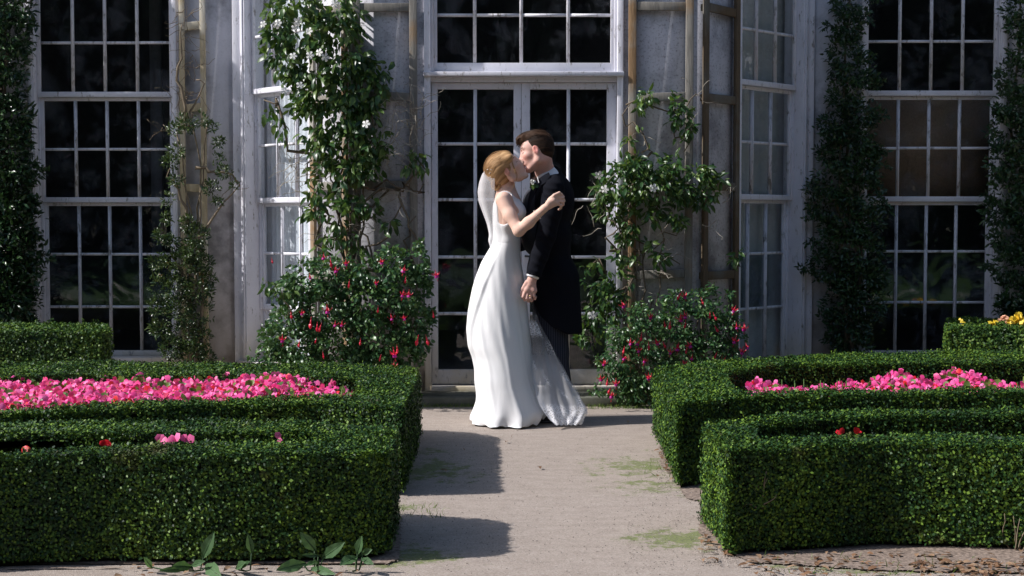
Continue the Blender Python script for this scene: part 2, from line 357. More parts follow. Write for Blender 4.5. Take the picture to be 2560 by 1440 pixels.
# ================================================================= HEDGES
def hedge(name, label, outer, hole, Zt, matk='box', dens=23000, size=.017, lean=.0, group=None, base_z=0.02, twigs=()):
    out = [tuple(gz(x, y, Zt)[:2]) for x, y in outer]; hol = [tuple(gz(x, y, Zt)[:2]) for x, y in hole] if hole else None
    def area(p): return sum(p[i][0] * p[(i + 1) % len(p)][1] - p[(i + 1) % len(p)][0] * p[i][1] for i in range(len(p))) / 2
    if area(out) < 0: out = out[::-1]
    if hol and area(hol) < 0: hol = hol[::-1]
    cx = np.mean([p[0] for p in out]); cy = np.mean([p[1] for p in out])
    root = empty(name, (cx, cy, 0), label, 'hedge', group)
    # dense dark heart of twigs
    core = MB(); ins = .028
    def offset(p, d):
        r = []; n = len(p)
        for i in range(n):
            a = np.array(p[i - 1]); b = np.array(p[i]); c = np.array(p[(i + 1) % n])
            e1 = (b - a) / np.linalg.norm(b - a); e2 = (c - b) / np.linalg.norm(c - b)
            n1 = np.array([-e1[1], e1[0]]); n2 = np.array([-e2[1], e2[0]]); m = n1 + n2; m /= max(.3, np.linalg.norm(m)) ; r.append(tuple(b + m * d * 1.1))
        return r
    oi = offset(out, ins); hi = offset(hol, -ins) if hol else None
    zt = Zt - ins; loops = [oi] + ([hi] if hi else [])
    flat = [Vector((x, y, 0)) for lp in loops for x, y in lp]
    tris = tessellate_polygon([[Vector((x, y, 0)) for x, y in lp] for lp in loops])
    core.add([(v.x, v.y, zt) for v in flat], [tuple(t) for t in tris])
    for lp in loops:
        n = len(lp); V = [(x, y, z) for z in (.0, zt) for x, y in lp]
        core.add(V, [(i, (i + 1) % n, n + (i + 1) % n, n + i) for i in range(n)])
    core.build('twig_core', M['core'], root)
    P = []; Nn = []
    xs_ = [p[0] for p in out]; ys_ = [p[1] for p in out]
    A = (max(xs_) - min(xs_)) * (max(ys_) - min(ys_)); n = int(A * dens)
    x = rg.uniform(min(xs_), max(xs_), n); y = rg.uniform(min(ys_), max(ys_), n)
    k = in_poly(x, y, out)
    if hol: k &= ~in_poly(x, y, hol)
    k &= (np.abs(x) < y * .40) | ((np.abs(x) < y * .66) & (rg.uniform(0, 1, len(x)) < .6))
    x, y = x[k], y[k]; P.append(np.stack([x, y, np.full(len(x), Zt)], 1)); Nn.append(np.tile([0, 0, 1.], (len(x), 1)))
    for lp, sg in ((out, 1), (hol, -1)):
        if not lp: continue
        for i in range(len(lp)):
            a = np.array(lp[i]); b = np.array(lp[(i + 1) % len(lp)]); L = np.linalg.norm(b - a); e = (b - a) / L
            nn = np.array([e[1], -e[0], 0]) * sg
            fac = 1.15 if nn[1] < .25 else .3
            if nn[1] < .25 and sg == -1: fac = .6
            m_ = int(L * Zt * dens * fac)
            if m_ < 1: continue
            u = rg.uniform(0, L, m_); z = rg.uniform(base_z, Zt, m_)
            q = np.stack([a[0] + e[0] * u, a[1] + e[1] * u, z], 1)
            q += nn * (lean * (Zt - z))[:, None]
            kk = (np.abs(q[:, 0]) < q[:, 1] * .42) | ((np.abs(q[:, 0]) < q[:, 1] * .70) & (rg.uniform(0, 1, len(q)) < .6))
            P.append(q[kk]); Nn.append(np.tile(nn, (kk.sum(), 1)))
    P = np.concatenate(P); Nn = np.concatenate(Nn); kq = pnoise(P, 17, 12) < .88; P = P[kq]; Nn = Nn[kq]; n = len(P)
    bumpv = pnoise(P, 6, 5) * .011 + pnoise(P, 24, 6) * .007
    P = P + Nn * (bumpv + rg.triangular(-.040, -.006, .014, n))[:, None]
    # soften the clipped edge
    edge = np.clip((P[:, 2] - (Zt - .03)) / .03, 0, 1)
    side = np.abs(Nn[:, 2]) < .5
    P[side] -= Nn[side] * (edge[side] * .012)[:, None]
    Bq = unit(n) * .50 + Nn; Bq /= np.linalg.norm(Bq, axis=1)[:, None]; A_ = unit(n); A_ -= Bq * (A_ * Bq).sum(1)[:, None]; A_ += np.array([0, 0, .15]) + Nn * .12; Bn = Bq
    f = MB(); f.inst(LEAF4, P, A_, Bn, rg.uniform(.7, 1.25, n) * size, rg.uniform(.85, 1.25, n))
    # longer untrimmed shoots on the top
    m_ = int((max(xs_) - min(xs_)) * 12); x = rg.uniform(min(xs_), max(xs_), m_ * 3); y = rg.uniform(min(ys_), max(ys_), m_ * 3)
    k = in_poly(x, y, out) & (np.abs(x) < y * .40)
    if hol: k &= ~in_poly(x, y, hol)
    x, y = x[k], y[k]
    for j in range(6):
        q = np.stack([x + rg.normal(0, .006, len(x)), y + rg.normal(0, .006, len(x)), Zt + .005 + j * .0035 + rg.uniform(0, .01, len(x))], 1)
        f.inst(LEAF4, q, unit(len(x)) * .8 + np.array([0, 0, .8]), unit(len(x)), rg.uniform(.8, 1.2, len(x)) * size)
    f.build('foliage', M[matk], root)
    if twigs:
        for (px, py, Yd, ln) in twigs:
            tw = MB()
            for j in range(11):
                b = pt(px + random.uniform(-22, 22), py + random.uniform(10, 40), Yd + random.uniform(-.0, .02))
                Pn = [b]; d = np.array([random.uniform(-.5, .5), -.15, 1.0])
                for s_ in range(6):
                    d = d + rg.normal(0, .28, 3); d /= np.linalg.norm(d); Pn.append(Pn[-1] + d * ln / 6)
                    Pn[-1][1] = min(max(Pn[-1][1], Yd - .03), Yd + .03)
                tw.tube(Pn, np.linspace(.0035, .0012, 7), 5)
            tw.build('bare_twigs', M['twig'], root)
    return root
ZH = .40
hedge('box_hedge', 'long clipped box hedge loop nearest the camera on the left of the path', 
      [(-500, 1168), (0, 1146), (258, 1139), (516, 1141), (760, 1138), (930, 1133), (978, 1125), (990, 1076), (950, 1068), (773, 1060), (516, 1050), (258, 1054), (0, 1058), (-420, 1062)],
      [(-440, 1146), (0, 1130), (172, 1119), (387, 1114), (559, 1109), (806, 1100), (822, 1088), (780, 1082), (500, 1083), (200, 1085), (-430, 1092)], ZH, dens=38000, size=.0140, group='clipped box hedges of the parterre')
hedge('box_hedge', 'clipped box hedge loop around the long pink begonia bed on the left',
      [(-500, 1052), (0, 1038), (258, 1025), (516, 1013), (800, 1009), (960, 1018), (1003, 1022), (1022, 985), (1038, 950), (1046, 925), (980, 916), (902, 913), (516, 908), (215, 906), (-400, 912)],
      [(-440, 1038), (0, 1026), (185, 1015), (370, 1004), (541, 998), (870, 990), (893, 978), (893, 946), (600, 940), (300, 940), (-400, 946)], ZH, 'box', 31000, .0150, group='clipped box hedges of the parterre')
hedge('box_hedge', 'clipped box hedge loop nearest the camera on the right, with a bare twiggy corner',
      [(1755, 1070), (1822, 1128), (1870, 1124), (2003, 1120), (2204, 1110), (2559, 1117), (3000, 1128), (2900, 1030), (2559, 1025), (2285, 1025), (2043, 1031), (1882, 1046), (1770, 1060)],
      [(1886, 1064), (1893, 1100), (2104, 1091), (2325, 1082), (2559, 1092), (2960, 1100), (2900, 1044), (2559, 1038), (2083, 1045)], ZH, dens=38000, size=.0140, group='clipped box hedges of the parterre',
      twigs=((1905, 1260, 5.37, .18), (2550, 1375, 5.40, .20)))
hedge('box_hedge', 'clipped box hedge loop around the pink begonia strip on the right',
      [(1638, 921), (1668, 960), (1697, 1011), (1780, 1002), (1882, 994), (2204, 989), (2559, 985), (3000, 980), (2900, 874), (2559, 878), (2124, 884), (1922, 894), (1761, 905)],
      [(1815, 935), (1838, 975), (1878, 981), (2124, 976), (2559, 971), (2960, 968), (2880, 905), (2559, 908), (2164, 911), (1922, 915)], ZH, 'box', 31000, .0150, group='clipped box hedges of the parterre')
hedge('box_hedge', 'low clipped box hedge end under the tall window on the left',
      [(-400, 833), (0, 832), (250, 832), (277, 828), (270, 809), (0, 807), (-380, 807)], None, .52, 'box_dull', 13000, .020, base_z=.2, group='clipped box hedges by the wall')
hedge('box_hedge', 'low clipped box hedge end with yellow flowers behind it at the right edge',
      [(2362, 817), (2372, 822), (2560, 826), (2900, 830), (2860, 800), (2560, 798), (2368, 798)], None, .52, 'box_dull', 13000, .020, base_z=.2, group='clipped box hedges by the wall')
# soil borders under the hedges
sb = MB()
def sheet(mb, pts, z):
    P = [gz(x, y, z) for x, y in pts]; mb.add(P, [tuple(range(len(P)))])
def ragged(pts, n=8, amp=5):
    out = []
    for i in range(len(pts)):
        a, b = pts[i], pts[(i + 1) % len(pts)]
        for k in range(n): u = k / n; out.append((a[0] + (b[0] - a[0]) * u + random.uniform(-amp, amp), a[1] + (b[1] - a[1]) * u + random.uniform(-amp * .4, amp * .4)))
    return out
for i, pl in enumerate(([(-600, 1425), (960, 1412), (1000, 1395), (1005, 1290), (-600, 1290)], [(1745, 1330), (1800, 1372), (1880, 1405), (2200, 1425), (3100, 1440), (3000, 1230), (1760, 1230)],
           [(-600, 1260), (985, 1250), (1040, 1100), (-500, 1100)], [(1650, 1160), (1690, 1200), (1715, 1245), (1790, 1262), (3100, 1240), (3000, 1080), (1650, 1060)])):
    pp = ragged(pl, 60, 4); P = [gz(x, y, .003) for x, y in pp]
    tr = tessellate_polygon([[Vector((p[0], p[1], 0)) for p in P]]); sb.add(P, [tuple(t) for t in tr])
tag(sb.build('soil', M['soil']), 'dry brown soil along the foot of the hedges', 'soil', kind='structure')

# ================================================================= ORANGERY
Yf, Ym = 10.0, 10.98
b_root = empty('orangery', (.09, Yf, 0), 'old white orangery with a canted central bay, tall sash windows and glazed doors', 'building')
XL, XR = -1.11, 1.294          # corners of the front of the bay
TL = Ym - Yf                    # the canted sides run at 45 degrees
ZTOP = 4.3
s2 = math.sqrt(.5)
def frame_T(O, U):
    U = np.array([U[0], U[1], 0.]); U /= np.linalg.norm(U); Nn = np.array([U[1], -U[0], 0.])   # outward (towards the camera for U=+x)
    O = np.array([O[0], O[1], 0.])
    def T(V): V = np.asarray(V, float); return O + V[:, :1] * U + V[:, 1:2] * Nn + V[:, 2:3] * np.array([0, 0, 1.])
    return T
T_f = frame_T((0, Yf), (1, 0)); T_m = frame_T((0, Ym), (1, 0))
T_l = frame_T((XL - TL, Ym), (1, -1))        # left cant, u from inner corner to the front corner
T_r = frame_T((XR, Yf), (1, 1))              # right cant, u from the front corner inwards
LC = TL * math.sqrt(2)
def zf(y, Yd): return pt(1280, y, Yd)[2]
WZ0 = .21
def piece(name, m, T, *b, bev=0):
    q = MB(); q.box(*b, T) if T is not None else q.box(*b); o = q.build(name, M[m], b_root)
    if bev: bevel(o, bev)
    return o
def wbox(T, u0, u1, z0, z1, n0=-.22, n1=0.): piece('wall', 'plaster_wall', T, u0, u1, n0, n1, z0, z1)
XWL0, XWL1 = -3.72, -2.555
XWR0, XWR1 = 2.66, 3.80
wbox(T_m, -9, XWL0, 0, ZTOP); wbox(T_m, XWL1, XL - TL - .005, 0, ZTOP); wbox(T_m, XWL0, XWL1, 0, WZ0 - .07); wbox(T_m, XWL0, XWL1, 3.5, ZTOP)
wbox(T_m, XR + TL + .005, XWR0, 0, ZTOP); wbox(T_m, XWR1, 9, 0, ZTOP); wbox(T_m, XWR0, XWR1, 0, WZ0 - .07); wbox(T_m, XWR0, XWR1, 3.5, ZTOP)
PL = .45   # canted pier length
DOOR0, DOOR1 = pt(1062, 600, Yf)[0], pt(1556, 600, Yf)[0]
for T_, a_, b_, n_ in ((T_f, XL, DOOR0 - .002, 0), (T_f, DOOR1 + .002, XR, 0), (T_l, LC - PL, LC - .003, -.002), (T_r, .003, PL, -.002)): piece('pier', 'plaster_rough', T_, a_, b_, -.2, n_, 0, ZTOP)
for T_, a_, b_ in ((T_f, DOOR0, DOOR1), (T_l, .02, LC - PL), (T_r, PL, LC - .02)): piece('frieze', 'plaster', T_, a_, b_, -.18, -.01, 3.45, ZTOP)
rf = MB()
rf.box(-9, 9, Ym - .25, 16, ZTOP, ZTOP + .12)
rf.add([(XL - TL - .2, Ym - .25, ZTOP + .001), (XL - .12, Yf - .15, ZTOP + .001), (XR + .12, Yf - .15, ZTOP + .001), (XR + TL + .2, Ym - .25, ZTOP + .001),
        (XL - TL - .2, Ym - .25, ZTOP + .119), (XL - .12, Yf - .15, ZTOP + .119), (XR + .12, Yf - .15, ZTOP + .119), (XR + TL + .2, Ym - .25, ZTOP + .119)], [(0, 3, 2, 1), (4, 5, 6, 7), (0, 1, 5, 4), (1, 2, 6, 5), (2, 3, 7, 6)])
rf.build('roof', M['plaster'], b_root)
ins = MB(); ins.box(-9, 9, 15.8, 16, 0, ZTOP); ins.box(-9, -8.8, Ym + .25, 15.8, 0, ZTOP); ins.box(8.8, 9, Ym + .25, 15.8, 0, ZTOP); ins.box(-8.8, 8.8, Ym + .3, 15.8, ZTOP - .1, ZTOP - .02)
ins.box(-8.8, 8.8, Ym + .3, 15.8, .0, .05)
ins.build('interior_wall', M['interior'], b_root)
piece('inner_post', 'inner_white', None, -3.19, -3.10, 12.6, 12.7, .05, 4.2); piece('inner_post', 'inner_white', None, 3.0, 3.08, 12.6, 12.7, .05, 4.2)

def sash_window(name, T, u0, u1, sashes, cols, cas=.055, zt=3.5, sill=True, label=None, step=.034, n_first=-.045, barw=.022):
    """sashes: list of (z0,z1,[bar z]) from the top down, each set further back"""
    root = empty(name, (0, 0, 0), None, None); root.parent = b_root; root.location = -world_off(b_root)
    for k in ('label', 'category'):
        if k in root: del root[k]
    fr = MB()
    fr.box(u0, u0 + cas, -.16, .018, sashes[-1][0], zt, T); fr.box(u1 - cas, u1, -.16, .018, sashes[-1][0], zt, T)
    fr.box(u0 + .012, u0 + cas - .014, .018, .030, sashes[-1][0], zt, T); fr.box(u1 - cas + .014, u1 - .012, .018, .030, sashes[-1][0], zt, T)
    fr.box(u0 + cas, u1 - cas, -.16, .016, zt - .06, zt, T)
    bevel(fr.build('frame', M['paint'], root))
    if sill:
        si = MB(); si.box(u0 - .02, u1 + .02, -.16, .06, sashes[-1][0] - .065, sashes[-1][0] - .001, T); bevel(si.build('sill', M['paint'], root))
    for i, (z0, z1, bars) in enumerate(sashes):
        n1 = n_first - step * i; n0 = n1 - .030; a = u0 + cas + .002 + .010 * i; b = u1 - cas - .002 - .010 * i
        s = MB(); st = .028
        # stops filling between casing and the set-back sash
        if i: s.box(u0 + cas + .0005, a, n0, n1 + .012, z0, z1, T); s.box(b, u1 - cas - .0005, n0, n1 + .012, z0, z1, T)
        s.box(a, a + st, n0, n1, z0, z1, T); s.box(b - st, b, n0, n1, z0, z1, T)
        s.box(a + st, b - st, n0, n1 + .006, z0, z0 + .040, T); s.box(a + st, b - st, n0, n1, z1 - .026, z1, T)
        bevel(s.build('sash', M['paint'], root), .002)
        gb = MB(); ww = (b - a - 2 * st) / cols
        for c in range(1, cols):
            x = a + st + ww * c; gb.box(x - barw / 2, x + barw / 2, n0 + .004, n1 - .003, z0 + .040, z1 - .026, T)
            gb.box(x - barw / 5, x + barw / 5, n1 - .003, n1 + .003, z0 + .040, z1 - .026, T)
        for zb in bars:
            for c in range(cols):
                xa = a + st + ww * c + (barw / 2 if c else 0); xb = a + st + ww * (c + 1) - (barw / 2 if c < cols - 1 else 0)
                dz = random.uniform(-.001, .001)
                gb.box(xa, xb, n0 + .006, n1 - .005, zb - .010 + dz, zb + .010 + dz, T)
        gb.build('glazing_bars', M['paint_bar'], root)
        gl = MB(); zz = [z0 + .02] + list(bars) + [z1 - .013]
        for c in range(cols):
            for r_ in range(len(zz) - 1):
                # every old pane sits at its own tiny angle
                xa = a + st + ww * c - .004; xb = a + st + ww * (c + 1) + .004; nm = n0 + .012; tl = random.uniform(-.0018, .0018); tz = random.uniform(-.0015, .0015)
                V = np.array([(xa, nm + tl + tz, zz[r_]), (xb, nm - tl + tz, zz[r_]), (xb, nm - tl - tz, zz[r_ + 1]), (xa, nm + tl - tz, zz[r_ + 1])])
                V2 = V + np.array([0, -.003, 0]); gl.add(T(np.concatenate([V, V2])), [(0, 1, 2, 3), (4, 7, 6, 5)])
        gl.build('pane', M['glass'], root)
    return root
def Zs(Yd, *ys): return [zf(y, Yd) for y in ys]
Yw = Ym + .06
z = lambda y: zf(y, Yw)
S_main = [(z(243), 3.44, [z(107), z(-25)]), (z(506), z(243) - .001, [z(373)]), (WZ0, z(506) - .001, [z(636), z(768)])]
sash_window('window', T_m, XWL0, XWL1, S_main, 4)
S_main_r = [(z(240), 3.44, [z(104), z(-27)]), (z(504), z(240) - .001, [z(370)]), (WZ0, z(504) - .001, [z(629), z(757)])]
sash_window('window', T_m, XWR0, XWR1, S_main_r, 4)
Yb_ = 10.75
z = lambda y: zf(y, Yb_ + .05)
S_bay = [(z(232), 3.40, [z(88), z(-60)]), (z(507), z(232) - .001, [z(362)]), (z(776), z(507) - .001, [z(634)]), (.19, z(776) - .001, [])]
sash_window('window', T_l, .035, LC - PL, S_bay, 3)
S_bayr = [(z(222), 3.40, [z(85), z(-60)]), (z(500), z(222) - .001, [z(359)]), (.16, z(500) - .001, [z(633), z(769)])]
sash_window('window', T_r, PL, LC - .035, S_bayr, 3)
# corner boards
piece('corner_board', 'paint', T_m, XL - TL - .05, XL - TL + .012, .001, .03, 0, ZTOP, bev=.003); piece('corner_board', 'paint', T_m, XR + TL - .012, XR + TL + .04, .001, .03, 0, ZTOP, bev=.003)
# curtains / shutters inside
cu = MB()
def curtain(T, u0, u1, z0, z1, n, amp=.014, per=.06):
    us = np.arange(u0, u1, .008); G = np.zeros((2, len(us), 3))
    for i, zz in enumerate((z0, z1)):
        G[i, :, 0] = us; G[i, :, 1] = n + amp * np.sin(us / per * 6.28) * (.6 + .4 * np.sin(us * 9)); G[i, :, 2] = zz
    cu.grid(T(G.reshape(-1, 3)).reshape(G.shape)); G2 = G.copy(); G2[:, :, 1] -= .002; cu.grid(T(G2.reshape(-1, 3)).reshape(G.shape)[::-1])
curtain(T_l, -.27, .62, .2, 3.4, -.20, .010)
cu.build('curtain', m_simple('net_curtain', (.82, .83, .86), .9, .1, .06), b_root, smooth=True)
cu = MB(); curtain(T_r, PL + .14, LC + .27, .2, 3.4, -.20, .005, .11)
cu.build('curtain', m_simple('grey_shutter', (.62, .62, .58), .8, .1, .06), b_root, smooth=True)
bl = MB(); bl.box(XWR0 + .05, XWR1 - .05, -.26, -.255, zf(500, Yw), zf(235, Yw), T_m); bl.build('blind', M['blind_brown'], b_root)

# doors and transom light
dr = empty('door_frame', (0, 0, 0), None, None); dr.parent = b_root; dr.location = -world_off(b_root)
z = lambda y: zf(y, Yf)
fx = lambda x, Yd=Yf: pt(x, 600, Yd)[0]
dfm = MB(); c0, c1 = DOOR0, DOOR1
ZD0 = z(962)
dfm.box(c0, fx(1078), -.14, .035, ZD0 - .04, 3.45, T_f); dfm.box(fx(1541), c1, -.14, .035, ZD0 - .04, 3.45, T_f)
dfm.box(fx(1078), fx(1541), -.14, .0, z(205), z(192), T_f); dfm.box(c0 - .004, c1 + .004, -.14, .06, z(192) + .001, z(181), T_f)
dfm.box(fx(1078), fx(1541), -.14, -.0, 3.38, 3.45, T_f)
dfm.box(fx(1078), fx(1085), -.14, .0, z(180), 3.38, T_f); dfm.box(fx(1534), fx(1541), -.14, .0, z(180), 3.38, T_f)
bevel(dfm.build('casing', M['paint'], dr))
th = MB(); th.box(fx(1078), fx(1541), -.14, .05, ZD0 - .045, ZD0 - .003, T_f); bevel(th.build('threshold', M['paint'], dr), .005)
tw = empty('transom_window', (0, 0, 0), None, None); tw.parent = b_root; tw.location = -world_off(b_root)
s = MB(); a0, a1 = fx(1085.5), fx(1533.5); zb, zt_ = z(179.5), 3.375
s.box(a0, a0 + .022, -.07, -.025, zb, zt_, T_f); s.box(a1 - .022, a1, -.07, -.025, zb, zt_, T_f); s.box(a0 + .022, a1 - .022, -.07, -.024, zb, z(156), T_f); s.box(a0 + .022, a1 - .022, -.07, -.025, zt_ - .04, zt_, T_f)
bevel(s.build('sash', M['paint'], tw), .002)
s = MB(); mu = [fx(x) for x in (1187, 1303, 1420)]; edges = [a0 + .022] + mu + [a1 - .022]; bz = [z(36), z(-90)]
for x in mu: s.box(x - .012, x + .012, -.066, -.028, z(156), zt_ - .04, T_f)
for q in bz:
    for i in range(4): s.box(edges[i] + (.012 if i else 0), edges[i + 1] - (.012 if i < 3 else 0), -.064, -.030, q - .010, q + .010, T_f)
s.build('glazing_bars', M['paint_bar'], tw)
def panes(edges, zz, nm, T, parent):
    gl = MB()
    for i in range(len(edges) - 1):
        for j in range(len(zz) - 1):
            tl = random.uniform(-.0015, .0015); tz = random.uniform(-.002, .002)
            V = np.array([(edges[i], nm + tl + tz, zz[j]), (edges[i + 1], nm - tl + tz, zz[j]), (edges[i + 1], nm - tl - tz, zz[j + 1]), (edges[i], nm + tl - tz, zz[j + 1])])
            gl.add(T(np.concatenate([V, V + np.array([0, -.003, 0])])), [(0, 1, 2, 3), (4, 7, 6, 5)])
    gl.build('pane', M['glass'], parent)
panes(edges, [z(158)] + bz + [zt_ - .03], -.048, T_f, tw)
def door(x0, x1, g0, g1, mid):
    d = empty('door', (0, 0, 0), None, None); d.parent = b_root; d.location = -world_off(b_root)
    s = MB(); a, b, c, e, m_ = fx(x0), fx(x1), fx(g0), fx(g1), fx(mid); z0, z1 = ZD0 + .003, z(206); g0z, g1z = z(925), z(222)
    s.box(a, c, -.075, -.028, z0, z1, T_f); s.box(e, b, -.075, -.028, z0, z1, T_f); s.box(c, e, -.075, -.029, z0, g0z, T_f); s.box(c, e, -.075, -.029, g1z, z1, T_f)
    bevel(s.build('stile_and_rail', M['paint'], d), .002)
    s = MB(); s.box(m_ - .012, m_ + .012, -.070, -.032, g0z, g1z, T_f); zz = [z(785), z(643), z(499), z(359)]
    for q in zz: s.box(c, m_ - .012, -.068, -.034, q - .0105, q + .0105, T_f); s.box(m_ + .012, e, -.068, -.034, q - .0105, q + .0105, T_f)
    s.build('glazing_bars', M['paint_bar'], d)
    panes([c - .003, m_, e + .003], [g0z - .005] + zz + [g1z + .005], -.052, T_f, d)
    return d
door(1079, 1303, 1094, 1284, 1188); d2 = door(1304, 1540, 1325, 1517, 1421)
hd = MB(); q = pt(1314, 640, Yf + .03); hd.tube([q + (0, 0, .0), q + (0, -.045, 0)], .008, 8); hd.tube([q + (0, -.045, 0), q + (.055, -.05, -.004)], .007, 8); hd.build('handle', M['ironwork'], d2)
# step
st = empty('stone_step', (.09, 9.8, 0), 'low dark stone step in front of the glazed doors', 'step')
s = MB(); 
for x0, x1 in ((1030, 1222), (1223, 1390), (1391, 1580)): s.box(pt(x0, 600, 9.8)[0], pt(x1, 600, 9.8)[0], 9.66, 9.955, -.02, .058 + random.uniform(-.003, .003))
bevel(s.build('slab', M['stone'], st), .008)
s = MB(); s.box(-.75, .9, 9.74, 9.99, .059, .066); s.box(-.60, .76, 9.955, 10.0, .066, ZD0 - .05); s.build('riser', M['stone'], st)

# ================================================================= TRELLISES
def trellis(label, T, u0, u1, rungs, mpost, mrung, zt=3.4, wd=.054, z0=.03, diag=None):
    c = T(np.array([[(u0 + u1) / 2, .03, 0]]))[0]
    r = empty('wooden_trellis', tuple(c), label, 'trellis', 'ladder-like wooden trellises fixed to the wall')
    for i, u in enumerate((u0, u1)):
        s = MB(); s.bar((u, .036, z0), (u + random.uniform(-.006, .006), .036, zt), wd, .028, T); bevel(s.build('post', M[mpost[i] if isinstance(mpost, tuple) else mpost], r), .003)
    for k in rungs:
        s = MB(); dz = random.uniform(-.006, .006); s.bar((u0 + wd / 2 + .001, .033, k + dz), (u1 - wd / 2 - .001, .033, k - dz), .060, .024, T, up=(0, 1, 0))
        for u in (u0, u1): s.box(u - .02, u + .02, .001, .0215, k - .024, k + .024, T)
        bevel(s.build('rung', M[mrung], r), .003)
    return r
zz = lambda *ys: [zf(y, Yf - .05) for y in ys]
fxx = lambda x, Yd: pt(x, 600, Yd)[0]
trellis('grey wooden trellis under the white-flowered climber left of the doors', T_f, fxx(892, 9.95), fxx(1034, 9.95), zz(18, 240, 462, 685), 'wood_grey', 'wood_grey')
trellis('wooden trellis with an orange-brown left post just right of the doors', T_f, fxx(1581, 9.95), fxx(1722, 9.95), zz(15, 242, 464, 686), ('wood_brown', 'wood_grey'), 'wood_grey')
trellis('dark brown trellis on the slanting wall beside the right bay window', T_r, .052, PL - .03, [q + .0 for q in zz(15, 242, 464, 690)], 'wood_dark', 'wood_dark', wd=.048)
trellis('wooden trellis on the slanting wall beside the left bay window', T_l, LC - PL + .03, LC - .052, zz(15, 242, 464, 690), 'wood_brown', 'wood_grey', wd=.048)
um = lambda x: pt(x, 600, Ym - .045)[0]
trellis('narrow pale wooden trellis beside the tall window on the left', T_m, um(458), um(512), [zf(q, Ym) for q in (66, 270, 470, 672, 872)], 'wood_pale', 'wood_pale', wd=.040)
# ================================================================= PLANTS
def sprays(blobs, n, r0=8, r1=15, reach=1.05):
    out = list(blobs); big = [b for b in blobs if b[2] > 18]
    for _ in range(n):
        x, y, r = random.choice(big); a = random.uniform(0, 6.28); rr = random.uniform(r0, r1)
        out.append((x + math.cos(a) * (r * reach + rr * .4), y + math.sin(a) * (r * reach + rr * .4), rr)); out.append((x + math.cos(a) * (r * reach + rr * 1.6), y + math.sin(a) * (r * reach + rr * 1.6) + rr * .3, rr * .6))
    return out
def blob_leaves(mb, blobs, Yd, depth, size, dens, tmpl=LEAF8, droop=.5, out=.6, xscale=1.0, wide=1.0, flat=.0, spray=0):
    if spray: blobs = sprays(blobs, spray)
    """leaves through soft clumps; blobs are (x, y, r) measured on the photograph, put at depth Yd"""
    for (x, y, r) in blobs:
        c = pt(x, y, Yd); rr = r * Yd / F; n = max(4, int(dens * (rr ** 2) * 3.14))
        d = unit(n); rad = rg.uniform(.25, 1.0, n) ** .45 * rg.uniform(.85, 1.22, n)
        P = c + d * rad[:, None] * np.array([rr, min(depth, rr), rr])
        P[:, 1] = np.minimum(P[:, 1], Yd + min(depth, rr) * .9)
        # hollow out to leave gaps and clumps
        g = pnoise(P, 16, 9); keep = g > -.30; P = P[keep]; d = d[keep]; n = len(P)
        A = d * out + unit(n) * .7 + np.array([0, -.25, -droop]); Bn = unit(n) * .8 + np.array([0, -.8, .55])
        mb.inst(tmpl, P, A, Bn, rg.uniform(.55, 1.15, n) * size, rg.uniform(.8, 1.2, n) * wide)
def wander(a, b, k=9, amp=.04, r0=.008, r1=.004, sag=0):
    a = np.array(a, float); b = np.array(b, float); P = []
    off = np.cumsum(rg.normal(0, 1, (k, 3)), 0); off -= np.linspace(0, 1, k)[:, None] * off[-1]
    for i in range(k):
        u = i / (k - 1); p = a + (b - a) * u + off[i] * amp * np.array([1, .35, 1]) / 2; p[2] -= sag * 4 * u * (1 - u); P.append(p)
    return P, np.linspace(r0, r1, k)
def stems(mb, lines, Yd, r0=.008, r1=.003, amp=.05, k=10, jit=.03):
    for (x0, y0, x1, y1) in lines:
        P, rr = wander(pt(x0, y0, Yd + random.uniform(-jit, jit * .3)), pt(x1, y1, Yd + random.uniform(-jit, jit * .3)), k, amp, r0 * random.uniform(.7, 1.2), r1)
        mb.tube(P, rr, 5)
def dry_twigs(mb, spots, Yd, ln=.14, r=.0022, n=5):
    for (x, y) in spots:
        for j in range(n):
            p = pt(x + random.uniform(-15, 15), y + random.uniform(-15, 15), Yd); d = unit(1)[0] * np.array([1, .35, .8]); P = [p]
            for s_ in range(6):
                d = d + rg.normal(0, .35, 3); d /= np.linalg.norm(d); P.append(P[-1] + d * ln / 6)
            P = np.array(P); P[:, 1] = np.minimum(P[:, 1], Yd + .04); mb.tube(P, np.linspace(r, r * .5, 7), 4)
def wflower(r=.026):
    mb = MB()
    for k in range(5):
        a = k * 2 * math.pi / 5; V = []
        c, s = math.cos(a), math.sin(a)
        for (u, v, w_) in ((.12, 0, .0), (.5, -.30, .12), (.95, -.34, .05), (1.08, 0, -.10), (.95, .34, .05), (.5, .30, .12), (.6, 0, .04)):
            V.append(((u * c - v * s) * r, (u * s + v * c) * r, w_ * r))
        mb.add(V, [(0, 1, 6), (1, 2, 6), (2, 3, 6), (3, 4, 6), (4, 5, 6), (5, 0, 6)])
    mb.tube([(0, 0, 0), (0, 0, -.6 * r), (0, .1 * r, -1.2 * r)], [r * .14, r * .1, r * .07], 6)
    return mb
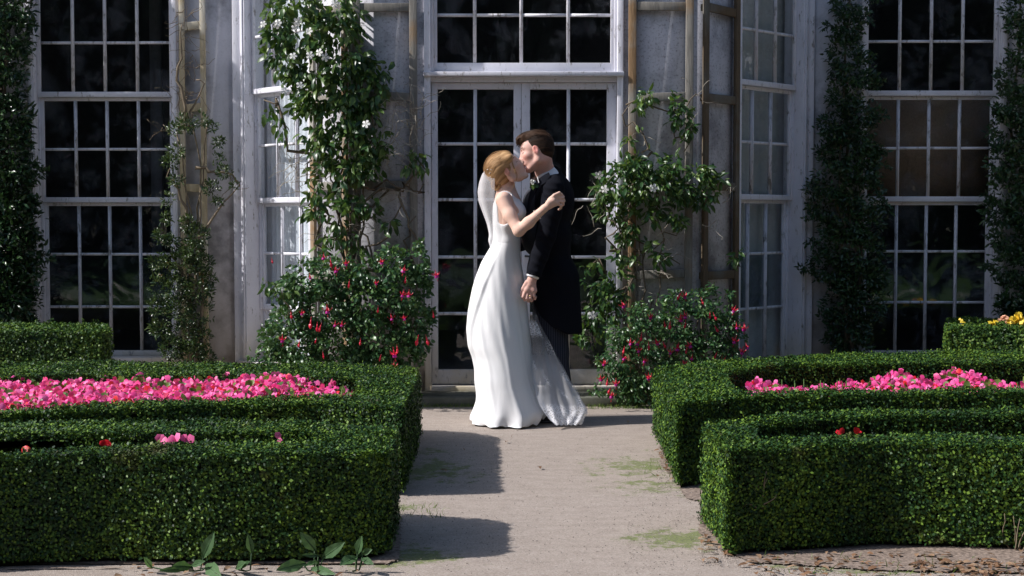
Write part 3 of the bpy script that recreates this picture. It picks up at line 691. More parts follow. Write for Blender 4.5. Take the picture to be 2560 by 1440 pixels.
def fuchsia(open_=True):
    """hanging flower: stalk, tube, four swept-back sepals, purple skirt, long stamens"""
    a = MB(); h = .045
    a.tube([(0, 0, .03), (0, 0, .012)], [.0012, .0018], 5); a.tube([(0, 0, .014), (0, 0, .004), (0, 0, -.012)], [.003, .0045, .0062], 7)
    for k in range(4):
        an = k * math.pi / 2 + .4; c, s = math.cos(an), math.sin(an)
        if open_: pr = [(.004, -.010, .004), (.015, -.012, .0065), (.026, -.004, .005), (.032, .008, .0005)]
        else: pr = [(.004, -.010, .005), (.0085, -.018, .0065), (.0075, -.030, .0045), (.001, -.040, .0008)]
        V = []
        for (rr, zz_, ww) in pr: V += [(rr * c - ww * s, rr * s + ww * c, zz_), (rr * c * 1.08, rr * s * 1.08, zz_ - .001), (rr * c + ww * s, rr * s - ww * c, zz_)]
        a.add(V, [(3 * i + j, 3 * i + j + 1, 3 * i + j + 4, 3 * i + j + 3) for i in range(3) for j in range(2)])
    if not open_: a.tube([(0, 0, -.010), (0, 0, -.02), (0, 0, -.034)], [.006, .0085, .003], 8)
    b = None
    if open_:
        b = MB()
        G = np.array([[(rr * math.cos(t_) * (1 + .18 * math.sin(4 * t_)), rr * math.sin(t_) * (1 + .18 * math.sin(4 * t_)), zz_) for t_ in np.linspace(0, 2 * math.pi, 12, endpoint=False)] for rr, zz_ in ((.005, -.010), (.011, -.017), (.0135, -.026), (.0125, -.031))])
        b.grid(G, True); b.grid(G[::-1] * .93 + np.array([0, 0, -.001]), True)
        for k in range(5): a.tube([(0, 0, -.02), (.002 * math.cos(k * 1.3), .002 * math.sin(k * 1.3), -.045), (.005 * math.cos(k * 1.3), .004 * math.sin(k * 1.3), -.058)], .0006, 3)
    return a, b
_fl = {}
def flower_part(kind, parent, loc, rot, sc=1.0):
    if kind not in _fl:
        if kind == 'white': o = wflower().build('flower', M['wpet'], parent, at=(0, 0, 0)); pcs = (o, None)
        else:
            a, b = fuchsia(kind == 'open'); o = a.build('flower', M['fred'], parent, at=(0, 0, 0)); q = None
            if b: q = b.build('flower_skirt', M['fpurp'], o, at=(0, 0, 0), smooth=True); q.location = (0, 0, 0)
            pcs = (o, q)
        _fl[kind] = pcs; o, q = pcs
    else:
        s_, q0 = _fl[kind]; o = s_.copy(); COL.objects.link(o); o.parent = parent
        if q0: q = q0.copy(); COL.objects.link(q); q.parent = o; q.location = (0, 0, 0)
    o.location = Vector(loc) - world_off(parent); o.rotation_euler = rot; o.scale = (sc,) * 3
    return o
def plant(name, label, cat, x, Yd, group=None):
    p = pt(x, 900, Yd); return empty(name, (p[0], p[1], 0), label, cat, group)

# evergreen climbers
def dup_mirror(bl, dx): return [(x + dx, y, r) for x, y, r in bl]
p = plant('evergreen_climber', 'dark glossy evergreen climber filling the wall at the left edge', 'climbing plant', 10, 10.8, 'evergreen wall climbers')
bl = [(35, 20, 48), (30, 90, 50), (20, 160, 50), (15, 230, 45), (25, 300, 55), (30, 360, 50), (25, 430, 62), (25, 500, 60), (35, 560, 62), (35, 630, 68), (30, 700, 68), (30, 760, 60), (40, 820, 50)]
mb = MB(); blob_leaves(mb, bl + dup_mirror(bl, -70) + [(x, y - 870, r) for x, y, r in bl[-4:]], 10.82, .16, .060, 8500, droop=-.15, wide=.8, spray=24); mb.build('foliage', M['ivy'], p)
mb = MB(); stems(mb, [(10, 960, 20, -60), (40, 960, 30, 100), (-30, 960, 0, 0)], 10.9, .02, .008, .1); mb.build('stem', M['stem'], p)
p = plant('evergreen_climber', 'tall dark evergreen climber on the shaded wall between the two right-hand windows', 'climbing plant', 2130, 10.8, 'evergreen wall climbers')
bl = [(2125, 10, 50), (2120, 70, 42), (2112, 130, 45), (2135, 180, 48), (2112, 235, 45), (2140, 280, 45), (2085, 320, 40), (2140, 345, 48), (2088, 385, 45), (2150, 415, 52), (2075, 460, 48), (2150, 485, 55), (2055, 515, 38), (2120, 550, 58), (2170, 560, 40), (2090, 615, 50), (2160, 635, 52), (2065, 670, 38), (2140, 700, 55), (2190, 690, 34), (2110, 755, 52), (2170, 770, 42), (2120, 815, 52), (2130, 865, 45), (2140, 920, 50)]
mb = MB(); blob_leaves(mb, bl, 10.84, .14, .045, 9500, droop=-.1, wide=.85, spray=60); mb.build('foliage', M['ivy'], p)
mb = MB(); stems(mb, [(2120, 960, 2125, 0), (2140, 960, 2110, 300), (2100, 960, 2150, 480)], 10.9, .018, .008, .08)
dry_twigs(mb, [(2180, 340), (2025, 500), (2045, 470), (2195, 430)], 10.8); mb.build('stem', M['stem'], p)
p = plant('evergreen_climber', 'dark evergreen climber hanging in front of the window at the right edge', 'climbing plant', 2540, 10.8, 'evergreen wall climbers')
bl = [(2550, 20, 45), (2540, 70, 26), (2560, 130, 35), (2530, 190, 40), (2525, 260, 42), (2520, 330, 45), (2510, 400, 45), (2520, 470, 45), (2500, 530, 40), (2525, 590, 48), (2520, 660, 45), (2540, 730, 45), (2515, 770, 28), (2545, 800, 40)]
mb = MB(); blob_leaves(mb, bl + dup_mirror(bl, 65), 10.80, .14, .052, 9000, droop=-.1, wide=.8, spray=24); mb.build('foliage', M['ivy'], p)
mb = MB(); stems(mb, [(2560, 960, 2550, -20), (2600, 960, 2530, 300)], 10.9, .018, .008, .08); mb.build('stem', M['stem'], p)
# small-leaved shrub on the narrow trellis
p = plant('wall_shrub', 'small-leaved spiny shrub climbing the narrow pale trellis beside the left window', 'shrub', 480, 10.7)
bl = [(470, 305, 26), (500, 300, 18), (435, 325, 18), (528, 318, 15), (440, 380, 20), (548, 355, 13), (545, 400, 16), (560, 430, 16), (585, 462, 10), (425, 410, 20), (440, 450, 18), (530, 470, 20), (545, 500, 14), (420, 500, 16), (415, 545, 14), (470, 560, 20), (410, 585, 24), (430, 600, 20), (495, 590, 28), (480, 630, 30), (395, 655, 22), (430, 650, 20), (460, 665, 38), (510, 660, 24), (400, 715, 26), (440, 720, 32), (495, 720, 36), (520, 700, 20), (395, 765, 24), (450, 780, 38), (500, 780, 32), (400, 820, 26), (460, 840, 36), (500, 850, 30), (430, 870, 30), (480, 890, 36), (520, 895, 18)]
mb = MB(); blob_leaves(mb, bl, 10.78, .10, .036, 17000, droop=-.25, wide=.75); mb.build('foliage', M['pyra'], p)
mb = MB(); stems(mb, [(475, 930, 470, 280), (455, 930, 440, 330), (490, 930, 520, 300), (450, 700, 395, 600), (450, 620, 600, 462), (480, 420, 600, 465), (460, 560, 425, 420), (465, 300, 455, 60), (470, 320, 490, 200)], 10.82, .014, .005, .05)
dry_twigs(mb, [(470, 30), (455, 60), (470, 130), (490, 160), (490, 230), (460, 230), (480, 190), (440, 250), (420, 320), (590, 460), (470, 90)], 10.85, .16, .003); mb.build('stem', M['twig'], p)

# white-flowered climbers
p = plant('flowering_climber', 'large leafy climber with white flowers covering the left pier and its trellis', 'climbing plant', 870, 9.85)
bl = [(780, 335, 26), (765, 255, 26), (800, 620, 16), (870, 600, 22), (930, 420, 24), (870, 520, 26), (900, 620, 14), (740, 15, 55), (830, 15, 55), (695, 50, 36), (760, 80, 60), (850, 70, 50), (690, 95, 38), (890, 40, 25), (665, 90, 15), (710, 150, 40), (780, 160, 55), (860, 150, 52), (905, 150, 34), (935, 175, 25), (975, 165, 14), (985, 150, 8), (680, 140, 18), (730, 200, 34), (800, 225, 48), (870, 220, 50), (925, 225, 42), (950, 190, 25), (785, 270, 28), (860, 285, 48), (920, 290, 40), (945, 330, 22), (820, 320, 28), (880, 345, 42), (925, 365, 32), (655, 260, 10), (672, 275, 16), (690, 295, 14), (705, 320, 12), (712, 345, 8), (800, 370, 30), (840, 385, 34), (895, 395, 34), (955, 370, 20), (1040, 375, 14), (1050, 400, 20), (1060, 420, 12), (800, 430, 30), (850, 440, 36), (905, 440, 22), (785, 490, 20), (840, 500, 30), (800, 525, 24), (845, 555, 24), (905, 500, 16), (930, 510, 20), (960, 590, 14), (975, 560, 16), (930, 540, 14), (820, 590, 18)]
mb = MB(); blob_leaves(mb, bl, 9.84, .17, .080, 2700, droop=.8, wide=.95, spray=34); mb.build('foliage', M['climb'], p)
mb = MB(); stems(mb, [(880, 900, 890, 300), (900, 900, 900, 100), (915, 900, 870, 420), (800, 900, 830, 420), (870, 640, 1000, 480), (900, 650, 1040, 540), (870, 560, 1030, 380), (890, 600, 780, 400), (800, 720, 790, 460), (900, 440, 1060, 460), (840, 300, 660, 250), (880, 700, 960, 520), (930, 500, 1050, 620)], 9.88, .012, .005, .12, 12); mb.build('stem', M['stem'], p)
mb = MB(); dry_twigs(mb, [(950, 370), (1000, 390), (980, 330), (1020, 260), (1045, 260), (1060, 300), (1030, 310), (780, 440), (740, 430), (760, 470), (990, 360), (960, 400), (770, 400), (860, 420), (1000, 480), (1040, 370), (740, 410), (1000, 270), (930, 560), (820, 600)], 9.84, .2, .0026, 6); mb.build('bare_twigs', M['twig_pale'], p)
for (x, y) in [(838, 8), (845, 16), (695, 57), (658, 60), (737, 70), (744, 54), (773, 78), (733, 140), (798, 131), (813, 143), (712, 227), (915, 310), (750, 213), (775, 138), (692, 62)]:
    flower_part('white', p, pt(x, y, 9.58), (R(90 + random.uniform(-25, 25)), 0, R(random.uniform(-30, 30))), random.uniform(.85, 1.15))
p = plant('flowering_climber', 'leafy climber with a few white flowers spreading over the lower right trellis and door edge', 'climbing plant', 1610, 9.85)
bl = [(1615, 240, 20), (1640, 225, 12), (1665, 235, 14), (1690, 260, 18), (1712, 285, 20), (1722, 320, 14), (1700, 345, 12), (1600, 265, 12), (1590, 300, 9), (1600, 312, 10), (1570, 350, 12), (1574, 378, 10), (1700, 365, 10), (1545, 425, 26), (1590, 415, 34), (1640, 415, 34), (1690, 425, 32), (1735, 440, 24), (1765, 455, 20), (1505, 480, 20), (1545, 475, 34), (1600, 465, 40), (1655, 470, 36), (1705, 480, 30), (1755, 495, 22), (1780, 485, 12), (1540, 530, 24), (1575, 545, 26), (1630, 540, 22), (1690, 540, 20), (1500, 500, 12), (1560, 590, 18), (1520, 610, 12), (1590, 640, 18), (1650, 645, 20), (1625, 610, 12), (1700, 560, 14), (1545, 640, 16), (1490, 665, 12), (1540, 690, 26), (1500, 720, 20), (1465, 670, 10), (1460, 700, 8), (1520, 745, 24), (1485, 780, 20), (1460, 800, 12), (1530, 790, 18), (1455, 845, 14), (1480, 850, 16), (1510, 830, 14), (1845, 635, 10), (1835, 650, 8), (1785, 560, 6), (1570, 710, 14)]
mb = MB(); blob_leaves(mb, bl, 9.84, .13, .066, 5600, droop=.6, wide=.85, spray=22); mb.build('foliage', M['climb'], p)
mb = MB(); stems(mb, [(1585, 960, 1585, 420), (1570, 960, 1560, 480), (1600, 900, 1640, 480), (1560, 600, 1500, 480), (1580, 430, 1575, 260), (1590, 250, 1740, 235), (1700, 250, 1710, 380), (1590, 680, 1690, 560), (1560, 700, 1460, 850), (1590, 570, 1700, 660), (1560, 740, 1480, 660), (1540, 640, 1560, 520)], 9.88, .009, .004, .09, 12); mb.build('stem', M['stem'], p)
mb = MB(); dry_twigs(mb, [(1740, 240), (1720, 330), (1600, 340), (1500, 470), (1490, 560), (1470, 500), (1650, 580), (1690, 620), (1640, 680), (1570, 660), (1800, 500), (1790, 560), (1590, 720)], 9.84, .18, .0024, 3); mb.build('bare_twigs', M['twig_pale'], p)
for (x, y) in [(1634, 470), (1512, 473), (1497, 438), (1480, 788)]:
    flower_part('white', p, pt(x, y, 9.62), (R(90 + random.uniform(-25, 25)), 0, R(random.uniform(-30, 30))), 1.1)
# fuchsias
p = plant('fuchsia_bush', 'bushy fuchsia with hanging red and purple flowers left of the doors', 'flowering bush', 880, 9.6, 'fuchsias flanking the doors')
bl = [(760, 700, 50), (820, 680, 48), (720, 725, 30), (690, 735, 16), (870, 720, 44), (925, 680, 40), (985, 665, 48), (1035, 655, 32), (1050, 690, 30), (1065, 715, 18), (1000, 730, 60), (920, 760, 70), (810, 770, 68), (725, 800, 50), (690, 850, 42), (670, 890, 28), (750, 860, 68), (850, 850, 76), (950, 840, 72), (1030, 800, 50), (1075, 790, 18), (1035, 850, 40), (1000, 880, 50), (780, 905, 50), (880, 910, 50), (700, 905, 40), (960, 910, 40)]
mb = MB(); blob_leaves(mb, bl, 9.62, .28, .042, 9000, droop=.25, wide=1.25, out=.8, spray=26); mb.build('foliage', M['fuch'], p)
mb = MB(); stems(mb, [(880, 985, x, y) for x, y in ((700, 800), (760, 700), (830, 680), (930, 690), (1000, 680), (1050, 700), (1040, 820), (720, 880), (950, 800), (800, 780))], 9.66, .009, .004, .05)
stems(mb, [(740, 790, 665, 705), (720, 800, 700, 720)], 9.5, .004, .002, .03); mb.build('stem', M['stem'], p)
mb = MB(); blob_leaves(mb, [(665, 712, 12), (690, 715, 15), (715, 722, 14), (700, 738, 12), (735, 735, 12), (680, 730, 10)], 9.45, .06, .07, 3000, droop=.7, wide=.8); mb.build('young_shoot', M['climb'], p)
FL = [(706, 845, 'open', 1.25), (809, 640, 'open', 1), (840, 672, 'open', 1.1), (827, 655, 'bud', 1.2), (865, 655, 'open', 1), (953, 652, 'open', 1), (1010, 672, 'open', 1.1), (1014, 697, 'bud', 1), (1008, 733, 'open', 1.15), (1022, 733, 'open', 1.15), (873, 708, 'bud', 1.1), (1090, 684, 'open', 1.2), (818, 772, 'open', 1.3), (728, 785, 'bud', 1.1), (755, 780, 'open', .9), (777, 805, 'bud', 1.5), (793, 815, 'bud', 1.2), (801, 817, 'bud', 1.2), (838, 808, 'open', .9), (855, 808, 'open', .9), (945, 772, 'bud', .9), (978, 792, 'open', 1), (1010, 792, 'open', 1), (1044, 848, 'bud', 1.4), (1067, 848, 'bud', 1.4), (748, 857, 'bud', 1), (901, 853, 'bud', .9), (985, 880, 'open', 1.5), (993, 870, 'bud', 1), (808, 887, 'bud', .9), (951, 893, 'bud', .9), (1083, 784, 'bud', 1), (790, 850, 'bud', .7), (775, 690, 'open', .9), (985, 912, 'open', 1.1), (680, 650, 'bud', .8), (940, 705, 'open', .8)]
for (x, y, k, s_) in FL: flower_part(k, p, pt(x, y, 9.30 + .10 * abs(x - 880) / 200), (R(random.uniform(-14, 14)), R(random.uniform(-14, 14)), random.uniform(0, 6)), s_ * .78)
p = plant('fuchsia_bush', 'bushy fuchsia crowded with small red flowers right of the doors, behind the hedge', 'flowering bush', 1680, 9.6, 'fuchsias flanking the doors')
bl = [(1600, 790, 32), (1560, 830, 40), (1640, 770, 30), (1690, 755, 30), (1745, 760, 36), (1795, 775, 32), (1825, 790, 22), (1680, 810, 50), (1750, 820, 52), (1810, 830, 40), (1845, 850, 22), (1610, 850, 50), (1690, 870, 56), (1760, 880, 50), (1820, 880, 34), (1550, 890, 44), (1520, 930, 28), (1600, 920, 56), (1530, 965, 26), (1585, 970, 36), (1640, 950, 36), (1625, 985, 24), (1560, 990, 20), (1720, 910, 50)]
mb = MB(); blob_leaves(mb, bl, 9.60, .26, .038, 9000, droop=.35, wide=1.0, out=.8, spray=26); mb.build('foliage', M['fuch'], p)
mb = MB(); stems(mb, [(1620, 1005, x, y) for x, y in ((1540, 850), (1600, 800), (1690, 770), (1760, 790), (1820, 830), (1540, 940), (1700, 860), (1640, 940))], 9.66, .009, .004, .05); mb.build('stem', M['stem'], p)
q8 = [(900, 530), (930, 530), (1065, 575), (470, 600), (680, 685), (935, 680), (785, 745), (825, 750), (940, 750), (1125, 680), (1160, 690), (1310, 635), (1170, 780), (1325, 760), (1380, 770), (610, 840), (530, 880), (590, 885), (665, 905), (725, 880), (780, 900), (880, 925), (830, 950), (950, 940), (965, 900), (590, 935), (480, 940), (1315, 865), (1370, 945), (1400, 915), (640, 1015), (490, 1000), (930, 1035), (1170, 980), (330, 1035), (665, 1140), (305, 1150), (355, 1180), (420, 1185), (375, 1240), (390, 1275), (1235, 1010), (990, 995), (890, 910), (905, 700)]
for (x, y) in q8:
    x = 1400 + x / 3; y = 560 + y / 3
    flower_part('open' if random.random() < .7 else 'bud', p, pt(x, y, 9.31 + .1 * abs(x - 1680) / 180), (R(random.uniform(-25, 25)), R(random.uniform(-25, 25)), random.uniform(0, 6)), random.uniform(.75, 1.0))

# begonias in the beds
PETAL = ([(0, 0, 0), (-.42, .32, .05), (-.46, .75, .0), (0, 1.0, -.12), (.46, .75, .0), (.42, .32, .05), (0, .5, .10)], [(0, 5, 6), (5, 4, 6), (4, 3, 6), (3, 2, 6), (2, 1, 6), (1, 0, 6)])
ROUND = ([(0, 0, 0), (-.42, .3, .05), (-.45, .75, .08), (0, 1.0, -.02), (.45, .75, .08), (.42, .3, .05), (0, .5, -.06)], [(0, 5, 6), (5, 4, 6), (4, 3, 6), (3, 2, 6), (2, 1, 6), (1, 0, 6)])
def begonia_mass(name, label, poly, z0, z1, nfl, top_fn, xlim=None):
    pl = [tuple(gz(x, y, z0)[:2]) for x, y in poly]
    xs_ = [q[0] for q in pl]; ys_ = [q[1] for q in pl]
    def samp(n):
        x = rg.uniform(min(xs_), max(xs_), n * 4); y = rg.uniform(min(ys_), max(ys_), n * 4); k = in_poly(x, y, pl); return x[k][:n], y[k][:n]
    root = MB(); x, y = samp(nfl); h = top_fn(x, y)
    P = np.stack([x, y, h + rg.normal(0, .012, len(x))], 1)
    fl = MB(); rep = 3
    Pp = np.repeat(P, rep, 0) + rg.normal(0, .006, (len(P) * rep, 3)); n = len(Pp)
    A = unit(n) * np.array([1, 1, .8]) + np.array([0, -.1, .25]); fl.inst(PETAL, Pp, A, unit(n) * .6 + np.array([0, -.75, .6]), rg.uniform(.021, .036, n), rg.uniform(.9, 1.15, n))
    fo = fl.build(name, [M['pink'], M['redpet']]); tag(fo, label, 'flowers', kind='stuff')
    # deeper red blossoms by clumps
    me = fo.data; npoly = len(me.polygons); per = 6
    isl = npoly // per; c = Pp; red = (pnoise(c, 9, 21) + rg.normal(0, .35, len(c))) > .72
    me.polygons.foreach_set('material_index', np.repeat(red, per).astype(np.int32))
    x, y = samp(nfl); h = top_fn(x, y) - rg.uniform(-.012, .05, len(x)); n = len(x)
    lf = MB(); lf.inst(ROUND, np.stack([x, y, h], 1), unit(n) + np.array([0, 0, .3]), unit(n) * .6 + np.array([0, -.3, 1]), rg.uniform(.03, .05, n))
    st = MB()
    x, y = samp(nfl // 8)
    for a, b in zip(x, y): st.tube([(a, b, .02), (a + random.uniform(-.02, .02), b, z1 - .04)], [.004, .003], 4)
    l = lf.build('leaves', M['begleaf']); l.parent = fo; s_ = st.build('stems', M['begleaf']); s_.parent = fo
    return fo
hn = lambda x, y: pnoise(np.stack([x, y, 0 * x], 1), 9, 31) * .020
begonia_mass('begonia_bed', 'mass of bright pink begonias inside the left hedge loop',
    [(-450, 1020), (-450, 950), (0, 950), (300, 945), (600, 945), (880, 950), (886, 985), (541, 994), (370, 1000), (185, 1010), (0, 1020)], .38, .40, 2500,
    lambda x, y: .352 + hn(x, y) * .45 + .030 * np.exp(-((x + 1.3) / .22) ** 2) + .012 * np.exp(-((x + 2.1) / .3) ** 2) - np.clip((x + 1.2) * .12, 0, .05) + .02 * np.clip((7.3 - y), 0, 1))
begonia_mass('begonia_bed', 'low strip of bright pink begonias inside the right hedge loop',
    [(1850, 976), (1880, 945), (2000, 935), (2560, 930), (2900, 930), (2900, 965), (2560, 968), (2124, 972)], .36, .38, 1100,
    lambda x, y: .278 + hn(x, y) * 1.3 + .05 * np.exp(-((x - 1.35) / .18) ** 2) + .06 * np.exp(-((x - 2.25) / .14) ** 2) + .07 * np.exp(-((x - 2.62) / .12) ** 2))
def begonia(label, x, y, Yd, mats, n, top, group='begonias showing above the front hedges', sz=.037):
    c = pt(x, y, Yd); r = empty('begonia', (c[0], c[1], 0), label, 'flower', group)
    s_ = MB()
    for i in range(3): s_.tube([(c[0] + .01 * i, c[1], .02), (c[0] + random.uniform(-.02, .02), c[1], c[2] - .02)], [.005, .004], 5)
    s_.build('stem', M['begleaf'], r)
    lf = MB(); k = 26; P = c + rg.normal(0, .035, (k, 3)) * np.array([1, .8, .4]) - np.array([0, 0, .055]); lf.inst(ROUND, P, unit(k), unit(k) * .5 + np.array([0, 0, 1]), rg.uniform(.03, .05, k)); lf.build('leaves', M['begleaf'], r)
    for i, (dx, mk, kk) in enumerate(mats):
        f = MB(); q = c + np.array([dx, 0, 0]); A = np.array([[random.uniform(-.9, .9), random.uniform(-.5, .2), random.uniform(.1, 1)] for _ in range(kk)])
        f.inst(PETAL, q + rg.normal(0, .005, (kk, 3)), A, np.tile([.1, -1, .5], (kk, 1)) + rg.normal(0, .3, (kk, 3)), rg.uniform(.85, 1.1, kk) * sz); f.build('blossom', M[mk], r)
    return r
begonia('pink begonia blossoms, a close row of three, poking above the front left hedge', 438, 1104, 5.58, [(-.055, 'pinkpale', 4), (.0, 'pinkpale', 3), (.048, 'pinkpale', 4)], 3, 0)
begonia('single red begonia bloom above the front left hedge', 264, 1112, 5.58, [(0, 'redpet', 4)], 1, 0, sz=.027)
begonia('single small pink begonia bloom near the path end of the front left hedge', 692, 1101, 5.58, [(0, 'pinkpale', 2)], 1, 0, sz=.027)
begonia('small red begonia bloom half sunk in the hedge at the lower left edge', 57, 1133, 5.5, [(0, 'redpet', 3)], 1, 0, sz=.03)
begonia('red begonia bloom standing above the front right hedge', 2138, 1082, 5.65, [(0, 'redpet', 3), (-.05, 'redpet', 2)], 2, 0, sz=.027)
# yellow flowers behind the hedge at the right edge
r = empty('begonia', tuple(pt(2520, 810, 10.1) * np.array([1, 1, 0])), 'large ruffled yellow begonia with a peach bloom at the right edge', 'flower')
for (x, y, mk, n_, sz) in ((2510, 795, 'peach', 14, .030), (2545, 800, 'ypet', 40, .040), (2530, 806, 'ypet', 40, .040), (2560, 806, 'ypet', 40, .040), (2480, 805, 'ypet', 12, .03), (2404, 806, 'ypet', 6, .022), (2580, 803, 'ypet', 40, .040)):
    f = MB(); q = pt(x, y + 2, 9.97); f.inst(PETAL, q + rg.normal(0, .014, (n_, 3)), unit(n_) + np.array([0, -.2, .4]), unit(n_) * .7 + np.array([0, -.6, .7]), rg.uniform(.7, 1.1, n_) * sz); f.build('blossom', M[mk], r)
f = MB(); q = pt(2530, 830, 10.08); k = 90; f.inst(ROUND, q + rg.normal(0, 1, (k, 3)) * np.array([.14, .05, .05]) - (0, 0, .04), unit(k), unit(k) * .5 + np.array([0, 0, 1]), rg.uniform(.04, .06, k)); f.build('leaves', M['begleaf'], r)

# broad-leaved weeds at the hedge foot
def weed(label, leaves, base, Yd):
    b = gz(*base, 0); b[1] = Yd; r = empty('broadleaf_weed', (b[0], b[1], 0), label, 'weed', 'broad-leaved weeds at the foot of the hedges')
    mb = MB()
    for (x0, y0, x1, y1, wpx, cv) in leaves:
        P0 = pt(x0, y0, Yd + .01); P1 = pt(x1, y1, Yd - .02 + cv); P0[2] = max(P0[2], .01); P1[2] = max(P1[2], .02)
        a = P1 - P0; L = np.linalg.norm(a); a /= L; nrm = np.array([random.uniform(-.3, .3), -1, .5]); s_ = np.cross(a, nrm); s_ /= np.linalg.norm(s_); nn = np.cross(s_, a)
        if nn[1] > 0: nn = -nn
        wd = wpx * Yd / F / 2; rows = 11; G = np.zeros((rows, 7, 3))
        for i in range(rows):
            u = i / (rows - 1); pw = (math.sin(math.pi * min(1, u * .86 + .14)) ** .75 * (.25 + .75 * min(1, u * 2.6)) if u > .08 else .10)
            if u == 1: pw = .03
            for j in range(7):
                v = (j - 3) / 3; rip = .06 * L * math.sin(u * 17 + j) * abs(v) * .35
                G[i, j] = P0 + a * L * u + s_ * v * wd * pw + nn * (-.10 * L * u * u + .28 * abs(v) * wd * pw + rip)
        G[:, :, 2] = np.maximum(G[:, :, 2], .006)
        mb.grid(G); mb.tube([P0 + nn * .001, P0 + a * L * .5 + nn * (-.022 * L), P0 + a * L * .9 - nn * .08 * L], [.0022, .0018, .0006], 4); P2 = P0.copy(); P2[2] = .005; P2[0] = P2[0] * .7 + b[0] * .3
        mb.tube([b + (0, 0, .003), P2, P0 + a * L * .1], [.003, .003, .0022], 5)
    mb.build('leaves', M['weed'], r, smooth=True)
weed('broad-leaved weed with one tall upright leaf at the foot of the front left hedge', [(506, 1398, 532, 1333, 32, 0), (478, 1415, 508, 1402, 18, -.03), (480, 1418, 436, 1412, 26, -.06), (470, 1425, 400, 1425, 18, -.06), (515, 1412, 545, 1436, 36, -.10), (380, 1420, 362, 1395, 16, -.02)], (505, 1410), 5.06)
weed('small weed with a single thin upright leaf between the larger weeds', [(630, 1385, 620, 1338, 20, 0), (590, 1438, 608, 1405, 22, -.06), (600, 1436, 619, 1403, 16, -.06)], (628, 1412), 5.06)
weed('spreading weed with two raised leaves, the middle one of the row by the left hedge', [(790, 1378, 752, 1333, 30, 0), (805, 1396, 858, 1357, 30, -.02), (800, 1390, 757, 1386, 12, -.02), (795, 1402, 762, 1412, 14, -.05), (765, 1408, 695, 1422, 34, -.06), (778, 1420, 830, 1432, 22, -.10), (800, 1405, 780, 1400, 14, -.03)], (790, 1405), 5.06)
weed('small weed with an upright leaf nearest the path at the left hedge', [(893, 1388, 902, 1342, 24, 0), (905, 1384, 928, 1374, 18, 0), (905, 1396, 930, 1408, 18, -.04), (893, 1392, 852, 1408, 32, -.05)], (895, 1400), 5.06)
weed('single pale weed leaf leaning on the corner of the front right hedge', [(1866, 1388, 1852, 1345, 20, 0), (1862, 1392, 1824, 1398, 18, -.05)], (1866, 1394), 5.36)
# fallen leaves, loose stones, grass
n = 300
def scatter_px(boxes, n):
    P = []
    for _ in range(n):
        b = random.choices(boxes, [q[4] for q in boxes])[0]; P.append(gz(random.uniform(b[0], b[2]), random.uniform(b[1], b[3]), .010))
    return np.array(P)
mb = MB(); P = scatter_px([(1850, 1378, 2560, 1440, 5), (2300, 1400, 2600, 1440, 4), (300, 1410, 950, 1440, 1.3), (1640, 1090, 1700, 1200, .8), (1000, 1030, 1700, 1400, .25), (1740, 1330, 1830, 1400, .8)], 330)
A = unit(len(P)) * np.array([1, 1, .15]); mb.inst(LEAF8, P, A, unit(len(P)) * .35 + np.array([0, 0, 1]), rg.uniform(.018, .05, len(P)), rg.uniform(.8, 1.4, len(P)))
tag(mb.build('fallen_leaves', M['dry']), 'dry brown leaves scattered along the foot of the hedges', 'leaves', kind='stuff')
STONE = ([(1, 0, 0), (-1, 0, 0), (0, 1, 0), (0, -1, 0), (0, 0, .7), (0, 0, -.7)], [(0, 2, 4), (2, 1, 4), (1, 3, 4), (3, 0, 4), (2, 0, 5), (1, 2, 5), (3, 1, 5), (0, 3, 5)])
mb = MB(); P = scatter_px([(960, 1015, 1800, 1440, 6), (1640, 1100, 1720, 1240, 1.5), (1750, 1330, 1850, 1410, 2), (1850, 1380, 2560, 1440, 2), (960, 1230, 1020, 1330, .5), (1560, 1120, 1760, 1420, 2)], 6500); P[:, 2] = .002
mb.inst(STONE, P, unit(len(P)) * np.array([1, 1, .2]), unit(len(P)) * .3 + np.array([0, 0, 1]), rg.uniform(.001, .0030, len(P)) * rg.uniform(.7, 1.3, len(P)))
tag(mb.build('loose_gravel', m_leaf('gravel_stones', (.12, .10, .085), (.28, .24, .205), (.50, .46, .42), .85, .2, 0)), 'loose small stones on the gravel', 'gravel', kind='stuff')
mb = MB(); P = scatter_px([(1055, 1000, 1190, 1016, 4), (1470, 1000, 1640, 1020, 4), (1600, 1150, 1680, 1200, .15), (1000, 1260, 1110, 1290, .3), (1900, 1385, 2560, 1436, .5)], 1500); P[:, 2] = 0
BL = ([(-.06, 0, 0), (.06, 0, 0), (.03, .6, .1), (0, 1, .28), (-.03, .6, .1)], [(0, 1, 2, 3, 4)])
n = len(P); mb.inst(BL, P, unit(n) * .6 + np.array([0, 0, .8]), unit(n), rg.uniform(.012, .035, n))
tag(mb.build('grass', M['grass']), 'short sparse grass at the foot of the step', 'grass', kind='stuff')
# trees behind and to the right of the photographer: they darken the glass
mb = MB(); n = 26000
th = rg.uniform(R(-188), R(12), n); rad = rg.uniform(20, 28, n); x = np.cos(th) * rad * 1.15; y = np.sin(th) * rad * .9 + 2; hgt = 11.5 + 2.5 * np.sin(th * 9) + 1.5 * np.sin(th * 23 + 1)
k = ~((th < R(-150)))
x, y, hgt = x[k], y[k], hgt[k]; n = len(x)
mb.inst(LEAF4, np.stack([x, y, rg.uniform(0, 1, n) ** .8 * hgt], 1), unit(n), unit(n), rg.uniform(.8, 1.7, n), rg.uniform(1, 1.6, n))
tag(mb.build('treeline', M['tree']), 'dark belt of garden trees standing behind the photographer', 'trees', kind='stuff')
